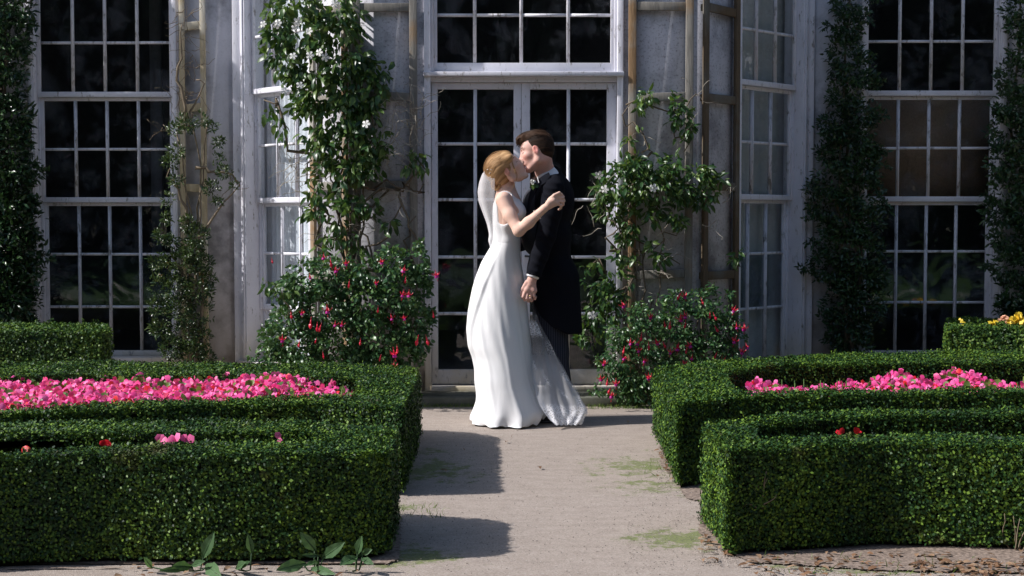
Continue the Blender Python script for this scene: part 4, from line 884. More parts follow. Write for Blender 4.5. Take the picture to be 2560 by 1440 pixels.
# ================================================================= PEOPLE (surfaces grown from distance fields)
def smin(a, b, k):
    h = np.maximum(k - np.abs(a - b), 0) / k; return np.minimum(a, b) - h * h * k * .25
class Field:
    def __init__(s, lo, hi, h):
        s.lo = np.array(lo, float); s.h = h; s.n = np.ceil((np.array(hi) - s.lo) / h).astype(int) + 1; s.d = np.full(s.n, .5, np.float32)
    def _sub(s, lo, hi, m):
        a = np.clip(np.floor((np.array(lo) - m - s.lo) / s.h).astype(int), 0, s.n - 1); b = np.clip(np.ceil((np.array(hi) + m - s.lo) / s.h).astype(int) + 1, 1, s.n)
        g = [s.lo[i] + s.h * np.arange(a[i], b[i]) for i in range(3)]; return tuple(slice(a[i], b[i]) for i in range(3)), np.meshgrid(*g, indexing='ij')
    def _put(s, sl, d, k, mode):
        c = s.d[sl]
        if mode == 'add': s.d[sl] = smin(c, d, k)
        elif mode == 'sub': s.d[sl] = -smin(-c, d, k)
        else: s.d[sl] = -smin(-c, -d, k)
    def cap(s, a, b, r0, r1=None, k=.02, mode='add'):
        a = np.array(a, float); b = np.array(b, float); r1 = r0 if r1 is None else r1; r = max(r0, r1); sl, (X, Y, Z) = s._sub(np.minimum(a, b) - r, np.maximum(a, b) + r, k + 4 * s.h)
        ab = b - a; L2 = max(ab @ ab, 1e-12); t = np.clip(((X - a[0]) * ab[0] + (Y - a[1]) * ab[1] + (Z - a[2]) * ab[2]) / L2, 0, 1)
        d = np.sqrt((X - a[0] - t * ab[0]) ** 2 + (Y - a[1] - t * ab[1]) ** 2 + (Z - a[2] - t * ab[2]) ** 2) - (r0 + (r1 - r0) * t)
        s._put(sl, d, k, mode)
    def chain(s, pts, rs, k=.02):
        for i in range(len(pts) - 1): s.cap(pts[i], pts[i + 1], rs[i], rs[i + 1], k)
    def ell(s, c, r, k=.02, rot=None, mode='add'):
        c = np.array(c, float); r = np.array(r, float); R_ = max(r); sl, (X, Y, Z) = s._sub(c - R_, c + R_, k + 4 * s.h); P = np.stack([X - c[0], Y - c[1], Z - c[2]], -1)
        if rot is not None: P = P @ np.array(rot)
        q = P / r; k0 = np.sqrt((q ** 2).sum(-1)) + 1e-9; k1 = np.sqrt(((P / (r * r)) ** 2).sum(-1)) + 1e-9
        s._put(sl, k0 * (k0 - 1) / k1, k, mode)
    def half(s, p, n, k=.004):
        """keep only the side the normal points away from"""
        n = np.array(n, float); n /= np.linalg.norm(n); sl, (X, Y, Z) = s._sub(s.lo, s.lo + s.n * s.h, 0)
        d = (X - p[0]) * n[0] + (Y - p[1]) * n[1] + (Z - p[2]) * n[2]; s.d = -smin(-s.d, -d.astype(np.float32), k)
    def coords(s): return np.meshgrid(*[s.lo[i] + s.h * np.arange(s.n[i]) for i in range(3)], indexing='ij')
    def mesh(s, iso=0.0, smooth=1):
        D = s.d - iso; D = D.copy(); D[0] = D[-1] = .1; D[:, 0] = D[:, -1] = .1; D[:, :, 0] = D[:, :, -1] = .1
        S = D < 0; nx, ny, nz = D.shape
        cs = np.zeros((nx - 1, ny - 1, nz - 1), np.int8)
        for i in (0, 1):
            for j in (0, 1):
                for k in (0, 1): cs += S[i:nx - 1 + i, j:ny - 1 + j, k:nz - 1 + k]
        act = (cs > 0) & (cs < 8); idx = -np.ones(act.shape, np.int64); C = np.argwhere(act); idx[act] = np.arange(len(C))
        acc = np.zeros((len(C), 3)); cnt = np.zeros(len(C))
        for ax in range(3):
            o = [(0, 0), (0, 1), (1, 0), (1, 1)]
            for u, v in o:
                a = np.zeros(3, int); oth = [q for q in range(3) if q != ax]; a[oth[0]] = u; a[oth[1]] = v; b = a.copy(); b[ax] = 1
                d0 = D[tuple((C + a).T)]; d1 = D[tuple((C + b).T)]; m = (d0 < 0) != (d1 < 0); t = np.where(m, d0 / np.where(m, d0 - d1, 1), 0)
                p = np.tile(a.astype(float), (len(C), 1)); p[:, ax] = t; acc[m] += p[m]; cnt[m] += 1
        V = s.lo + s.h * (C + acc / cnt[:, None]); Q = []
        for ax in range(3):
            u, v = (ax + 1) % 3, (ax + 2) % 3; s0 = [slice(1, -1)] * 3; s0[ax] = slice(0, -1); s1 = list(s0); s1[ax] = slice(1, None)
            A = S[tuple(s0)]; B = S[tuple(s1)]; E = np.argwhere(A != B); off = np.ones(3, int); off[ax] = 0; E0 = E + off; flip = ~A[tuple(E.T)]
            def g(du, dv): q = E0.copy(); q[:, u] += du; q[:, v] += dv; return idx[tuple(q.T)]
            q = np.stack([g(-1, -1), g(0, -1), g(0, 0), g(-1, 0)], 1); q[flip] = q[flip][:, ::-1]; Q.append(q)
        Q = np.concatenate(Q); Q = Q[(Q >= 0).all(1)]
        for _ in range(smooth):
            W = np.zeros_like(V); c = np.zeros(len(V))
            for i in range(4):
                np.add.at(W, Q[:, i], V[Q[:, (i + 1) % 4]]); np.add.at(c, Q[:, i], 1)
                np.add.at(W, Q[:, i], V[Q[:, (i - 1) % 4]]); np.add.at(c, Q[:, i], 1)
            V = V * .5 + .5 * W / np.maximum(c, 1)[:, None]
        return V, Q
    def build(s, name, m, parent, iso=0.0, smooth=1, fn=None):
        V, Q = s.mesh(iso, smooth)
        if fn: V = fn(V)
        mb = MB(); mb.add(V, Q); return mb.build(name, m, parent, smooth=True)

YB, YG = 8.86, 8.99
def B(x, y, dy=0.0): return pt(x, y, YB + dy)
def G_(x, y, dy=0.0): return pt(x, y, YG + dy)
def head_frame(c, pitch, yaw, roll, facing):
    """columns: forward, side, up"""
    f = np.array([facing * math.cos(R(pitch)), 0, math.sin(R(pitch))]); u = np.array([-facing * math.sin(R(pitch)), 0, math.cos(R(pitch))]); s_ = np.cross(u, f)
    def rot(v, ax, a): a = R(a); ax = ax / np.linalg.norm(ax); return v * math.cos(a) + np.cross(ax, v) * math.sin(a) + ax * (ax @ v) * (1 - math.cos(a))
    z = np.array([0, 0, 1.]); f, s_, u = [rot(v, z, yaw) for v in (f, s_, u)]; s_, u = rot(s_, f, roll), rot(u, f, roll)
    Mx = np.stack([f, s_, u], 1); return np.array(c), Mx
def head(fd, fr, S=1.0, male=True):
    c, Mx = fr
    def L(a, b, d): return c + Mx @ (np.array([a, b, d]) * S)
    def e(p, r, k=.012, mode='add', tilt=0):
        rm = Mx
        if tilt: ct, st_ = math.cos(R(tilt)), math.sin(R(tilt)); rm = Mx @ np.array([[ct, 0, -st_], [0, 1, 0], [st_, 0, ct]])
        fd.ell(L(*p), np.array(r) * S, k, rm, mode)
    def cp(p, q, r0, r1, k=.01, mode='add'): fd.cap(L(*p), L(*q), r0 * S, r1 * S, k, mode)
    e((-.018, 0, .032), (.096, .074, .086), .02); e((.030, 0, .030), (.062, .064, .066), .02); e((.034, 0, -.040), (.052, .052, .072), .02)
    jw = .050 if male else .044
    for sd in (-1, 1):
        cp((-.004, sd * jw, -.062), (.066, sd * .014, -.101), .017, .015, .02)
        cp((-.008, sd * (jw + .006), -.02), (-.004, sd * jw, -.062), .018, .017, .02)
        e((.056, sd * .040, -.018), (.024, .020, .018), .018)
        cp((.070, sd * .046, .030), (.088, sd * .012, .028), .0075, .0075 if male else .006, .012)
        e((.090, sd * .032, .010), (.013, .014, .010), .010, 'sub'); e((.073, sd * .031, .008), (.0125, .0145, .0115), .004)
        e((.099, sd * .011, -.034), (.009, .007, .0065), .006)
        e((-.004, sd * .073, -.004), (.018, .007, .031), .004, tilt=-12); e((-.001, sd * .080, .003), (.010, .005, .017), .003, 'sub', tilt=-12); e((.004, sd * .075, -.012), (.005, .005, .008), .003)
    e((.074, 0, -.014), (.024, .020, .034), .014); e((.046, 0, -.022), (.044, .055, .046), .02)
    cp((.084, 0, .022), (.104, 0, -.022), .0070, .0095, .014); e((.106, 0, -.027), (.011, .010, .009), .008)
    e((.073 if male else .068, 0, -.106 if male else -.100), (.017, .020, .015) if male else (.014, .016, .013), .016)
    e((.072, 0, -.058), (.022, .028, .022), .014)
    e((.093, 0, -.053), (.0085, .022, .0055), .004); e((.090, 0, -.066), (.0085, .019, .0062), .004)
    cp((.092, -.02, -.0595), (.092, .02, -.0595), .0018, .0018, .003, 'sub')
    return L
def face_colors(o, L, S, male):
    """lips, lashes and brows are coloured where they lie on the head"""
    me = o.data; n = len(me.vertices); V = np.zeros(n * 3); me.vertices.foreach_get('co', V); V = V.reshape(-1, 3) + np.array(world_off(o.parent))
    c = L(0, 0, 0); Mx = np.stack([(L(1, 0, 0) - c), (L(0, 1, 0) - c), (L(0, 0, 1) - c)], 1) / S; q = (V - c) @ Mx / S
    col = np.zeros((n, 4)); col[:, 3] = 1
    def w(p, r): return np.clip(1.6 - 1.6 * (((q - np.array(p)) / np.array(r)) ** 2).sum(1), 0, 1)
    col[:, 0] = np.maximum(w((.098, 0, -.053), (.014, .024, .0068)), w((.096, 0, -.066), (.014, .021, .0075)))
    for sd in (-1, 1):
        yb = .0052 if male else .0036
        for t_ in np.linspace(0, 1, 6): col[:, 1] = np.maximum(col[:, 1], w((.088 - .014 * t_, sd * (.014 + .034 * t_), .030 + .004 * math.sin(t_ * 2.5)), (.016, .007, yb)))
        for t_ in np.linspace(-1, 1, 6): col[:, 1] = np.maximum(col[:, 1], w((.083 - .004 * abs(t_), sd * (.031 + .013 * t_), .0005 + .0012 * t_ * t_), (.009, .004, .0024)))
        col[:, 2] = np.maximum(col[:, 2], .35 * w((.07, sd * .045, -.03), (.03, .03, .022))); col[:, 2] = np.maximum(col[:, 2], w((0, sd * .08, 0), (.025, .015, .036)))
    col[:, 2] = np.maximum(col[:, 2], .8 * w((.112, 0, -.028), (.016, .016, .014)))
    a = me.color_attributes.new('zones', 'FLOAT_COLOR', 'POINT'); a.data.foreach_set('color', col.ravel())
def m_skin(name, base, lip, brow, flush):
    m, t = new_mat(name); at = t.nodes.new('ShaderNodeAttribute'); at.attribute_name = 'zones'; sp = t.nodes.new('ShaderNodeSeparateColor'); t.links.new(at.outputs[0], sp.inputs[0])
    n = noise(t, 30, 4, .6); c = ramp(t, n, [(.3, tuple(v * .93 for v in base)), (.7, base)]); c = mixc(t, sp.outputs[2], c, flush); c = mixc(t, sp.outputs[0], c, lip); c = mixc(t, sp.outputs[1], c, brow)
    n2 = noise(t, 400, 3, .6); finish(t, c, .6, n2, .25, .001, .22, sss=.12); return m
M['skin_b'] = m_skin('warm_fair_skin', (.68, .45, .355), (.46, .11, .10), (.16, .085, .045), (.62, .29, .22))
M['skin_g'] = m_skin('pink_fair_skin', (.64, .39, .325), (.48, .17, .15), (.055, .032, .022), (.62, .25, .21))
def m_hair(name, a, b, c3, sc=1.0, sp_=.25):
    m, t = new_mat(name); uv = t.nodes.new('ShaderNodeAttribute'); uv.attribute_name = 'strand'; n = noise(t, 1.0, 5, .7, uv.outputs['Vector'], (3 * sc, 90 * sc, 90 * sc)); n2 = noise(t, 1.0, 3, .6, uv.outputs['Vector'], (4, 40, 40))
    c = ramp(t, n, [(.30, a), (.52, b), (.72, c3)]); c = mixc(t, .55, c, ramp(t, n2, [(.36, a), (.50, b), (.64, c3)]))
    p = finish(t, c, .6, n, 1.0, .006, sp_); return m
M['hair_b'] = m_hair('golden_blond_hair', (.13, .068, .026), (.36, .20, .085), (.62, .40, .20))
M['hair_g'] = m_hair('dark_brown_hair', (.008, .005, .004), (.028, .016, .010), (.085, .046, .028), sp_=.10)
def strand_attr(o, fn):
    me = o.data; n = len(me.vertices); V = np.zeros(n * 3); me.vertices.foreach_get('co', V); V = V.reshape(-1, 3) + np.array(world_off(o.parent)); a = me.attributes.new('strand', 'FLOAT_VECTOR', 'POINT'); a.data.foreach_set('vector', fn(V).astype(np.float32).ravel())
def m_cloth(name, c, rough=.7, spec=.3, scale=500, bstr=.15, sheen=0, wr=0, transl=0):
    m, t = new_mat(name); n = noise(t, scale, 2, .5); n2 = noise(t, 7, 4, .55, None, (1.6, 1.6, .35), .5)
    col = ramp(t, n2, [(.3, tuple(v * .94 for v in c)), (.7, c)]); b = n
    if wr:
        mm = N(t, 'ShaderNodeMath', operation='MULTIPLY_ADD'); t.links.new(n2, mm.inputs[0]); mm.inputs[1].default_value = wr; t.links.new(n, mm.inputs[2]); b = mm.outputs[0]
    finish(t, col, rough, b, bstr, .004, spec, sheen=sheen, transl=transl); return m
M['dress'] = m_cloth('ivory_crepe', (.80, .80, .80), .55, .3, 700, .12, 0, 6, .06)
M['coat'] = m_cloth('navy_black_wool', (.0045, .0052, .009), .9, .12, 900, .3, .0)
M['waist'] = m_cloth('dark_waistcoat', (.02, .022, .03), .6, .3)
M['shirt'] = m_cloth('white_shirt', (.80, .80, .82), .7, .2)
M['shoe'] = m_simple('black_shoe', (.012, .012, .013), .3, .5, .1)
M['pearl'] = m_simple('pearl', (.78, .76, .72), .2, .6, .03)
M['gold'] = m_simple('gold', (.85, .62, .28), .25, .5, .03, metallic=1)
def m_stripe():
    m, t = new_mat('striped_trousers'); P = geo_pos(t); wv = t.nodes.new('ShaderNodeTexWave'); wv.wave_type = 'BANDS'; wv.bands_direction = 'X'; wv.inputs['Scale'].default_value = 22; wv.inputs['Distortion'].default_value = .6; wv.inputs['Detail'].default_value = 1; wv.inputs['Detail Scale'].default_value = .4
    mp = t.nodes.new('ShaderNodeMapping'); mp.inputs['Scale'].default_value = (1, .8, .12); t.links.new(P, mp.inputs[0]); t.links.new(mp.outputs[0], wv.inputs[0])
    c = ramp(t, wv.outputs[1], [(.35, (.012, .014, .024)), (.75, (.04, .043, .058))]); finish(t, c, .8, noise(t, 500), .2, .003, .2); return m
M['trouser'] = m_stripe()
def m_veil(name, dens, lace=False):
    m, t = new_mat(name); df = t.nodes.new('ShaderNodeBsdfDiffuse'); df.inputs[0].default_value = (.82, .82, .84, 1); tl = t.nodes.new('ShaderNodeBsdfTranslucent'); tl.inputs[0].default_value = (.8, .8, .82, 1)
    mx = t.nodes.new('ShaderNodeMixShader'); mx.inputs[0].default_value = .35; t.links.new(df.outputs[0], mx.inputs[1]); t.links.new(tl.outputs[0], mx.inputs[2])
    tr = t.nodes.new('ShaderNodeBsdfTransparent'); m2 = t.nodes.new('ShaderNodeMixShader'); t.links.new(tr.outputs[0], m2.inputs[1]); t.links.new(mx.outputs[0], m2.inputs[2])
    lw = t.nodes.new('ShaderNodeLayerWeight'); lw.inputs[0].default_value = .35; a = N(t, 'ShaderNodeMath', operation='MULTIPLY_ADD'); t.links.new(lw.outputs['Facing'], a.inputs[0]); a.inputs[1].default_value = .55; a.inputs[2].default_value = dens; fac = a.outputs[0]
    if lace:
        P = geo_pos(t); n = noise(t, 26, 3, .6, P, dist=3.0); v = t.nodes.new('ShaderNodeTexVoronoi'); v.feature = 'DISTANCE_TO_EDGE'; v.inputs['Scale'].default_value = 55; t.links.new(P, v.inputs[0])
        l1 = ramp(t, n, [(.44, (0, 0, 0)), (.47, (1, 1, 1)), (.53, (1, 1, 1)), (.56, (0, 0, 0))]); l2 = ramp(t, v.outputs[0], [(.06, (1, 1, 1)), (.12, (0, 0, 0))])
        l = mixc(t, 1.0, l1, l2, 'LIGHTEN'); at = t.nodes.new('ShaderNodeAttribute'); at.attribute_name = 'lace'
        b = N(t, 'ShaderNodeMath', operation='MULTIPLY'); t.links.new(l, b.inputs[0]); t.links.new(at.outputs['Fac'], b.inputs[1]); b2 = N(t, 'ShaderNodeMath', operation='MAXIMUM'); t.links.new(b.outputs[0], b2.inputs[0]); t.links.new(fac, b2.inputs[1])
        fac = b2.outputs[0]; ash = t.nodes.new('ShaderNodeAttribute'); ash.attribute_name = 'weight'; fm = N(t, 'ShaderNodeMath', operation='MULTIPLY'); t.links.new(fac, fm.inputs[0]); t.links.new(ash.outputs['Fac'], fm.inputs[1]); fac = fm.outputs[0]
    t.links.new(fac, m2.inputs[0]); o = t.nodes.new('ShaderNodeOutputMaterial'); t.links.new(m2.outputs[0], o.inputs[0]); return m
M['veil'] = m_veil('tulle', .22); M['lace'] = m_veil('lace_edged_tulle', .36, True)

# ---------------------------------------------------------------- THE BRIDE
bride = empty('person', tuple(B(1270, 1058) * np.array([1, 1, 0])), 'blond woman in a long white gown and veil kissing the dark-suited man', 'person', 'couple kissing')
hb = head_frame(B(1267, 425, -.03), 40, -5, 8, 1)
lo = B(1180, 640, -.42); hi = B(1430, 350, .42)
fb = Field((lo[0], YB - .40, B(0, 640)[2]), (hi[0], YB + .36, B(0, 352)[2]), .0034)
Lb = head(fb, hb, 1.0, False)
fb.cap(B(1257, 440), B(1266, 484), .047, .052, .02); fb.cap(B(1266, 470), B(1270, 497), .052, .065, .03)
fb.cap(B(1262, 497, -.13), B(1262, 497, .13), .040, .040, .05)
fb.ell(B(1271, 522), (.086, .135, .085), .05); fb.ell(B(1267, 560), (.080, .125, .11), .05); fb.ell(B(1266, 600), (.080, .118, .10), .04)
for sd in (-1, 1): fb.ell(B(1291, 529, sd * .062), (.052, .056, .050), .03)
SH, EL, WR = B(1257, 501, -.158), B(1297, 577, -.255), B(1361, 521, -.30)
fb.chain([SH, SH * .5 + EL * .5 + np.array([-.004, 0, 0]), EL], [.045, .037, .033], .03)
fb.chain([EL, EL * .62 + WR * .38 + (0, 0, -.002), WR], [.033, .033, .0225], .02)
# hand resting on his upper arm: palm, four curled fingers, thumb
PM = B(1384, 503, -.305)
fb.cap(WR, PM, .021, .020, .012); fb.cap(B(1372, 507, -.308), B(1390, 492, -.300), .019, .015, .012); fb.cap(B(1374, 515, -.300), B(1392, 508, -.300), .018, .015, .012)
for kx, ky, mx_, my, tx, ty, r in ((1391, 487, 1403, 486, 1408, 492, .0092), (1395, 494, 1407, 495, 1410, 502, .0095), (1396, 502, 1407, 504, 1408, 511, .0092), (1394, 510, 1403, 513, 1402, 520, .0082)):
    fb.chain([B(kx, ky, -.300), B(mx_, my, -.296), B(tx, ty, -.280), B(tx - 5, ty + 4, -.268)], [r * 1.1, r, r * .95, r * .8], .0035)
fb.chain([B(1374, 499, -.300), B(1386, 488, -.312), B(1399, 481, -.308)], [.013, .010, .0078], .005)
# far arm, bent up round his neck side
fb.chain([B(1262, 501, .155), B(1310, 560, .25), B(1362, 500, .30), B(1385, 490, .27)], [.045, .037, .026, .022], .02)
ob = fb.build('body', M['skin_b'], bride, smooth=2); face_colors(ob, Lb, 1.0, False)
# bodice: the same torso a little larger, cut to the neckline and armholes
fd = Field((B(1215, 0)[0], YB - .26, B(0, 625)[2]), (B(1330, 0)[0], YB + .26, B(0, 465)[2]), .0034)
fd.cap(B(1262, 497, -.115), B(1262, 497, .115), .0475, .0475, .05); fd.cap(B(1262, 478), B(1268, 500), .050, .060, .04)
fd.ell(B(1271, 522), (.094, .135, .085), .05); fd.ell(B(1267, 560), (.088, .130, .11), .05); fd.ell(B(1266, 606), (.0865, .124, .10), .04)
for sd in (-1, 1): fd.ell(B(1292, 530, sd * .060), (.058, .062, .055), .03)
X, Y, Z = fd.coords(); c0 = B(1262, 520); ry = np.abs(Y - YB)
zt = B(0, 480)[2]
# front V, seen from the side as the slanting edge from strap to breast
zneck = np.where(X > B(1266, 0)[0], B(0, 518)[2] + (ry / .090) * .11, B(0, 505)[2] + np.maximum(0, ry - .03) / .06 * .10)
neck = Z - zneck
strap_top = Z - B(0, 466)[2]
# armhole: opening round the shoulder joint
ax, az = B(1259, 517)[0], B(0, 517)[2]
arm = (np.sqrt(((X - ax) / .062) ** 2 + ((Z - az) / .110) ** 2) - 1) * .06
arm = np.where(ry > .100, -arm, -1.0)
out_sh = ry - (.098 + np.clip((B(0, 535)[2] - Z) * 1.2, 0, .2)); out_sh = np.where(Z > B(0, 535)[2], ry - .118, -1)
cut = np.maximum(np.maximum(neck, arm), np.maximum(out_sh, strap_top)).astype(np.float32)
fd.d = -smin(-fd.d, -cut, .006)
fd.build('bodice', M['dress'], bride, smooth=2)
# skirt: loft between the outline measured on the photograph
ys = [598, 612, 630, 655, 695, 741, 780, 823, 866, 894, 924, 952, 979, 1007, 1030, 1048, 1059]
xl = [1232, 1229, 1218, 1205, 1192, 1182, 1175, 1171, 1175, 1186, 1190, 1188, 1190, 1191, 1187, 1183, 1188]
xr = [1301, 1301, 1301, 1303, 1310, 1316, 1320, 1324, 1328, 1330, 1333, 1339, 1347, 1357, 1370, 1368, 1358]
yy = np.linspace(598, 1059, 110); XLs = np.interp(yy, ys, xl); XRs = np.interp(yy, ys, xr)
def sm(a, n=3): 
    for _ in range(n): a = np.concatenate([[a[0]], (a[:-2] + 2 * a[1:-1] + a[2:]) / 4, [a[-1]]])
    return a
XLs, XRs = sm(XLs), sm(XRs)
th = np.linspace(0, 2 * np.pi, 300, endpoint=False); Gk = np.zeros((len(yy), len(th), 3))
for i, yv in enumerate(yy):
    a = B(XLs[i], yv); b = B(XRs[i], yv); cx = (a[0] + b[0]) / 2; rx = (b[0] - a[0]) / 2; u = (yv - 598) / 461
    ry_ = .118 + (.25 - .118) * min(1, u * 1.05) ** .8
    A = .026 * min(1, u * 1.8) ** 1.3
    s_ = np.sin; ph_ = 2.6 * (1 - u) ** 1.6; f = A * (s_(5 * th + .6 + ph_) * .7 + s_(8 * th + 2.1 + 1.4 * ph_) * .38 + .55 * np.maximum(0, s_(9 * th + 1.0 + 1.5 * ph_)) ** 4) + .006 * (1 - abs(2 * u - .7)) * s_(17 * th + 9 * ph_) * (u < .75)
    # overlapping drape that falls from the hip at the back
    tl = np.interp(yv, [600, 660, 713, 756, 811, 884, 960, 1060], [4.55, 4.35, 4.10, 3.95, 3.75, 3.55, 3.45, 3.4]); w_ = .03
    dr_ = 1 / (1 + np.exp((th - tl) / w_)) * (th > 1.6) * .015 * min(1, max(0, (yv - 630) / 90)) * (1 if yv < 900 else max(0, 1 - (yv - 900) / 90))
    edge = np.abs(np.cos(th)) ** 8; r_ = 1 + f * (1 - .75 * edge)
    zed = a[2]
    P = np.stack([cx + (rx * r_ + dr_ / 1) * np.cos(th), YB + (ry_ * r_ + dr_) * np.sin(th), np.full(len(th), zed)], 1)
    # hem lifts towards the front and ripples
    if u > .8:
        k_ = (u - .8) / .2; P[:, 2] += k_ * (.022 * s_(7 * th + 1.2) * .5 + .055 * np.exp(-((th - 5.95) / .26) ** 2) + .008 * s_(13 * th)) + .004; P[:, 2] = np.maximum(P[:, 2], .006 + .004 * s_(9 * th) ** 2)
        out = k_ ** 2 * .02 * (1 + s_(9 * th + .5)); P[:, 0] += out * np.cos(th) * (np.cos(th) < .3); P[:, 1] += out * np.sin(th)
    Gk[i] = P
mb = MB(); mb.grid(Gk[::-1], True); Gi = Gk.copy(); cxy = Gi.mean(1, keepdims=True); Gi[:, :, :2] = cxy[:, :, :2] + (Gi[:, :, :2] - cxy[:, :, :2]) * .985; mb.grid(Gi, True)
lip = np.stack([Gk[-1], Gi[-1]]); mb.grid(lip, True)
mb.build('skirt', M['dress'], bride, smooth=True)
# small covered buttons down the back seam
mb = MB()
for i in range(13):
    p = B(1239 + 1.2 * math.sin(i * .35) - i * .15, 500 + i * 7.5, -.02); mb.inst(STONE, np.array([p + (-.026, -.03, 0)]), unit(1), unit(1), .004)
# hair: swept back cap, low bun, loose strands
fh = Field(B(1261, 427) - .17, B(1261, 427) + .17, .0034)
def hb_e(p, r, k=.015, mode='add'): fh.ell(Lb(*p), np.array(r) * .97, k, hb[1], mode)
hb_e((-.020, 0, .038), (.108, .085, .095)); hb_e((.030, 0, .062), (.060, .070, .050), .02); hb_e((-.058, 0, .0), (.062, .066, .070), .03)
hb_e((.105, 0, -.030), (.058, .070, .098), .012, 'sub')
for sd in (-1, 1): hb_e((.030, sd * .082, -.050), (.034, .026, .048), .008, 'sub'); hb_e((.006, sd * .088, -.004), (.020, .016, .026), .006, 'sub'); hb_e((.062, sd * .055, .050), (.026, .024, .022), .02)
bc = B(1243, 457, -.02)
fh.ell(bc, (.030, .036, .030), .006)
oh = fh.build('hair', M['hair_b'], bride, smooth=1)
Hc = Lb(.06, 0, .05)
def strands_b(V):
    q = (V - hb[0]) @ hb[1]; rad = np.sqrt(q[:, 1] ** 2 + (q[:, 2] + .03) ** 2) + 1e-6; return np.stack([q[:, 0] * 1.0, np.arctan2(q[:, 1], q[:, 2] + .05) * .12, rad * .25 + q[:, 0] * .35 * 0], 1)
strand_attr(oh, strands_b)
mb = MB()
def strand(P, r=.0016): 
    P = np.array(P); tt = np.linspace(0, 1, 16); k = len(P); Q_ = np.stack([np.interp(tt, np.linspace(0, 1, k), P[:, i]) for i in range(3)], 1)
    for _ in range(2): Q_[1:-1] = (Q_[:-2] + 2 * Q_[1:-1] + Q_[2:]) / 4
    mb.tube(Q_, np.linspace(r, r * .4, 16), 5)
for j in range(5): o_ = j * .0022; strand([B(1277 + j * .5, 396, -.090), B(1281 + j * .5, 412, -.100), B(1286 + j, 428, -.104), B(1292 + j, 440, -.098 + o_), B(1289, 455, -.10), B(1284 - j, 468, -.10), B(1276, 476 + j, -.10)][:7 - (j % 3)], .0011)
for j in range(150):
    a = random.uniform(-1.3, 1.3); e0 = random.uniform(-.11, .05); sl_ = random.uniform(-.010, .010); l_ = random.uniform(-.001, .005); P = []
    for u in np.linspace(0, 1, 6):
        f_ = e0 - .045 * u + .02; rr = math.sqrt(max(.02, 1 - ((f_ + .020) / .110) ** 2)); P.append(Lb(f_, math.sin(a) * .0855 * rr + sl_ * u, .040 + math.cos(a) * .097 * rr + l_ * u))
    strand(P, .0007)
hs = mb.build('loose_strands', M['hair_b'], oh, smooth=True); strand_attr(hs, strands_b)
mb = MB()     # the twisted low bun: ropes of hair coiled over each other
for q in range(7):
    ph = q * .9; tl = (q - 3) * .32; P = []
    for u in np.linspace(0, 1, 18):
        a = u * 5.2 + ph; rr = .036 - .010 * abs(q - 3) / 3 - .006 * math.sin(u * 7 + q)
        P.append(bc + np.array([rr * math.cos(a) * .85, -.006 + .040 * math.sin(tl) + .014 * math.sin(a * 1.7 + q), rr * math.sin(a)]))
    mb.tube(P, .0105 * (1 - .55 * np.abs(np.linspace(-1, 1, 18)) ** 2), 8)
hs = mb.build('bun', M['hair_b'], oh, smooth=True); strand_attr(hs, lambda V: np.stack([V[:, 0] * 2, (V[:, 1]) * 1.2, np.linalg.norm(V - bc, axis=1) * 1.5], 1))
# jewels
mb = MB()
for i in range(17):
    u = i / 16 * 2 * math.pi; c_ = WR * .72 + EL * .28; ax_ = (WR - EL) / np.linalg.norm(WR - EL); s1 = np.cross(ax_, [0, 1, 0]); s1 /= np.linalg.norm(s1); s2_ = np.cross(ax_, s1)
    mb.inst(STONE, np.array([c_ + (s1 * math.cos(u) + s2_ * math.sin(u)) * .0315]), np.array([ax_]), np.array([[0, 1., 0]]), .0048)
br = mb.build('pearl_bracelet', M['pearl'], bride, smooth=True); sb_ = br.modifiers.new('round', 'SUBSURF'); sb_.levels = sb_.render_levels = 1
mb = MB(); mb.inst(STONE, np.array([B(1273, 439, -.098)]), unit(1), unit(1), .006); er = mb.build('earring', M['pearl'], bride, smooth=True); sb_ = er.modifiers.new('round', 'SUBSURF'); sb_.levels = sb_.render_levels = 1
mb = MB(); NP = [B(1268, 480, -.062), B(1280, 489, -.058), B(1291, 498, -.040), B(1301, 506, -.02)]; mb.tube(NP, .0011, 4); mb.inst(STONE, np.array([B(1302, 506, -.055)]), unit(1), unit(1), .005); mb.build('necklace', M['pearl'], bride, smooth=True)
# veil: combed in above the bun, falling behind her back
def sheet_veil(rows, ny, depth, name, mat, lace=None, cols=26):
    Gv = np.zeros((len(rows) * ny, cols, 3)); yv = np.linspace(0, len(rows) - 1, len(rows) * ny)
    R_ = np.array(rows, float)
    cols_ = [sm(np.interp(yv, range(len(rows)), R_[:, i]), 4) for i in range(R_.shape[1])]
    return yv, cols_
rows = [(420, 1216, 1231, .035), (435, 1206, 1240, .07), (455, 1199, 1243, .10), (480, 1195, 1243, .12), (505, 1198, 1241, .125), (530, 1207, 1240, .125), (560, 1218, 1238, .12), (590, 1224, 1236, .125), (650, 1204, 1232, .16), (720, 1186, 1230, .20), (800, 1173, 1230, .23), (870, 1178, 1230, .24), (950, 1186, 1230, .25), (1045, 1190, 1230, .26)]
R_ = np.array(rows, float); nn_ = 120; tt = np.linspace(0, len(rows) - 1, nn_); c4 = [sm(np.interp(tt, range(len(rows)), R_[:, i]), 3) for i in range(4)]
Gv = np.zeros((nn_, 60, 3))
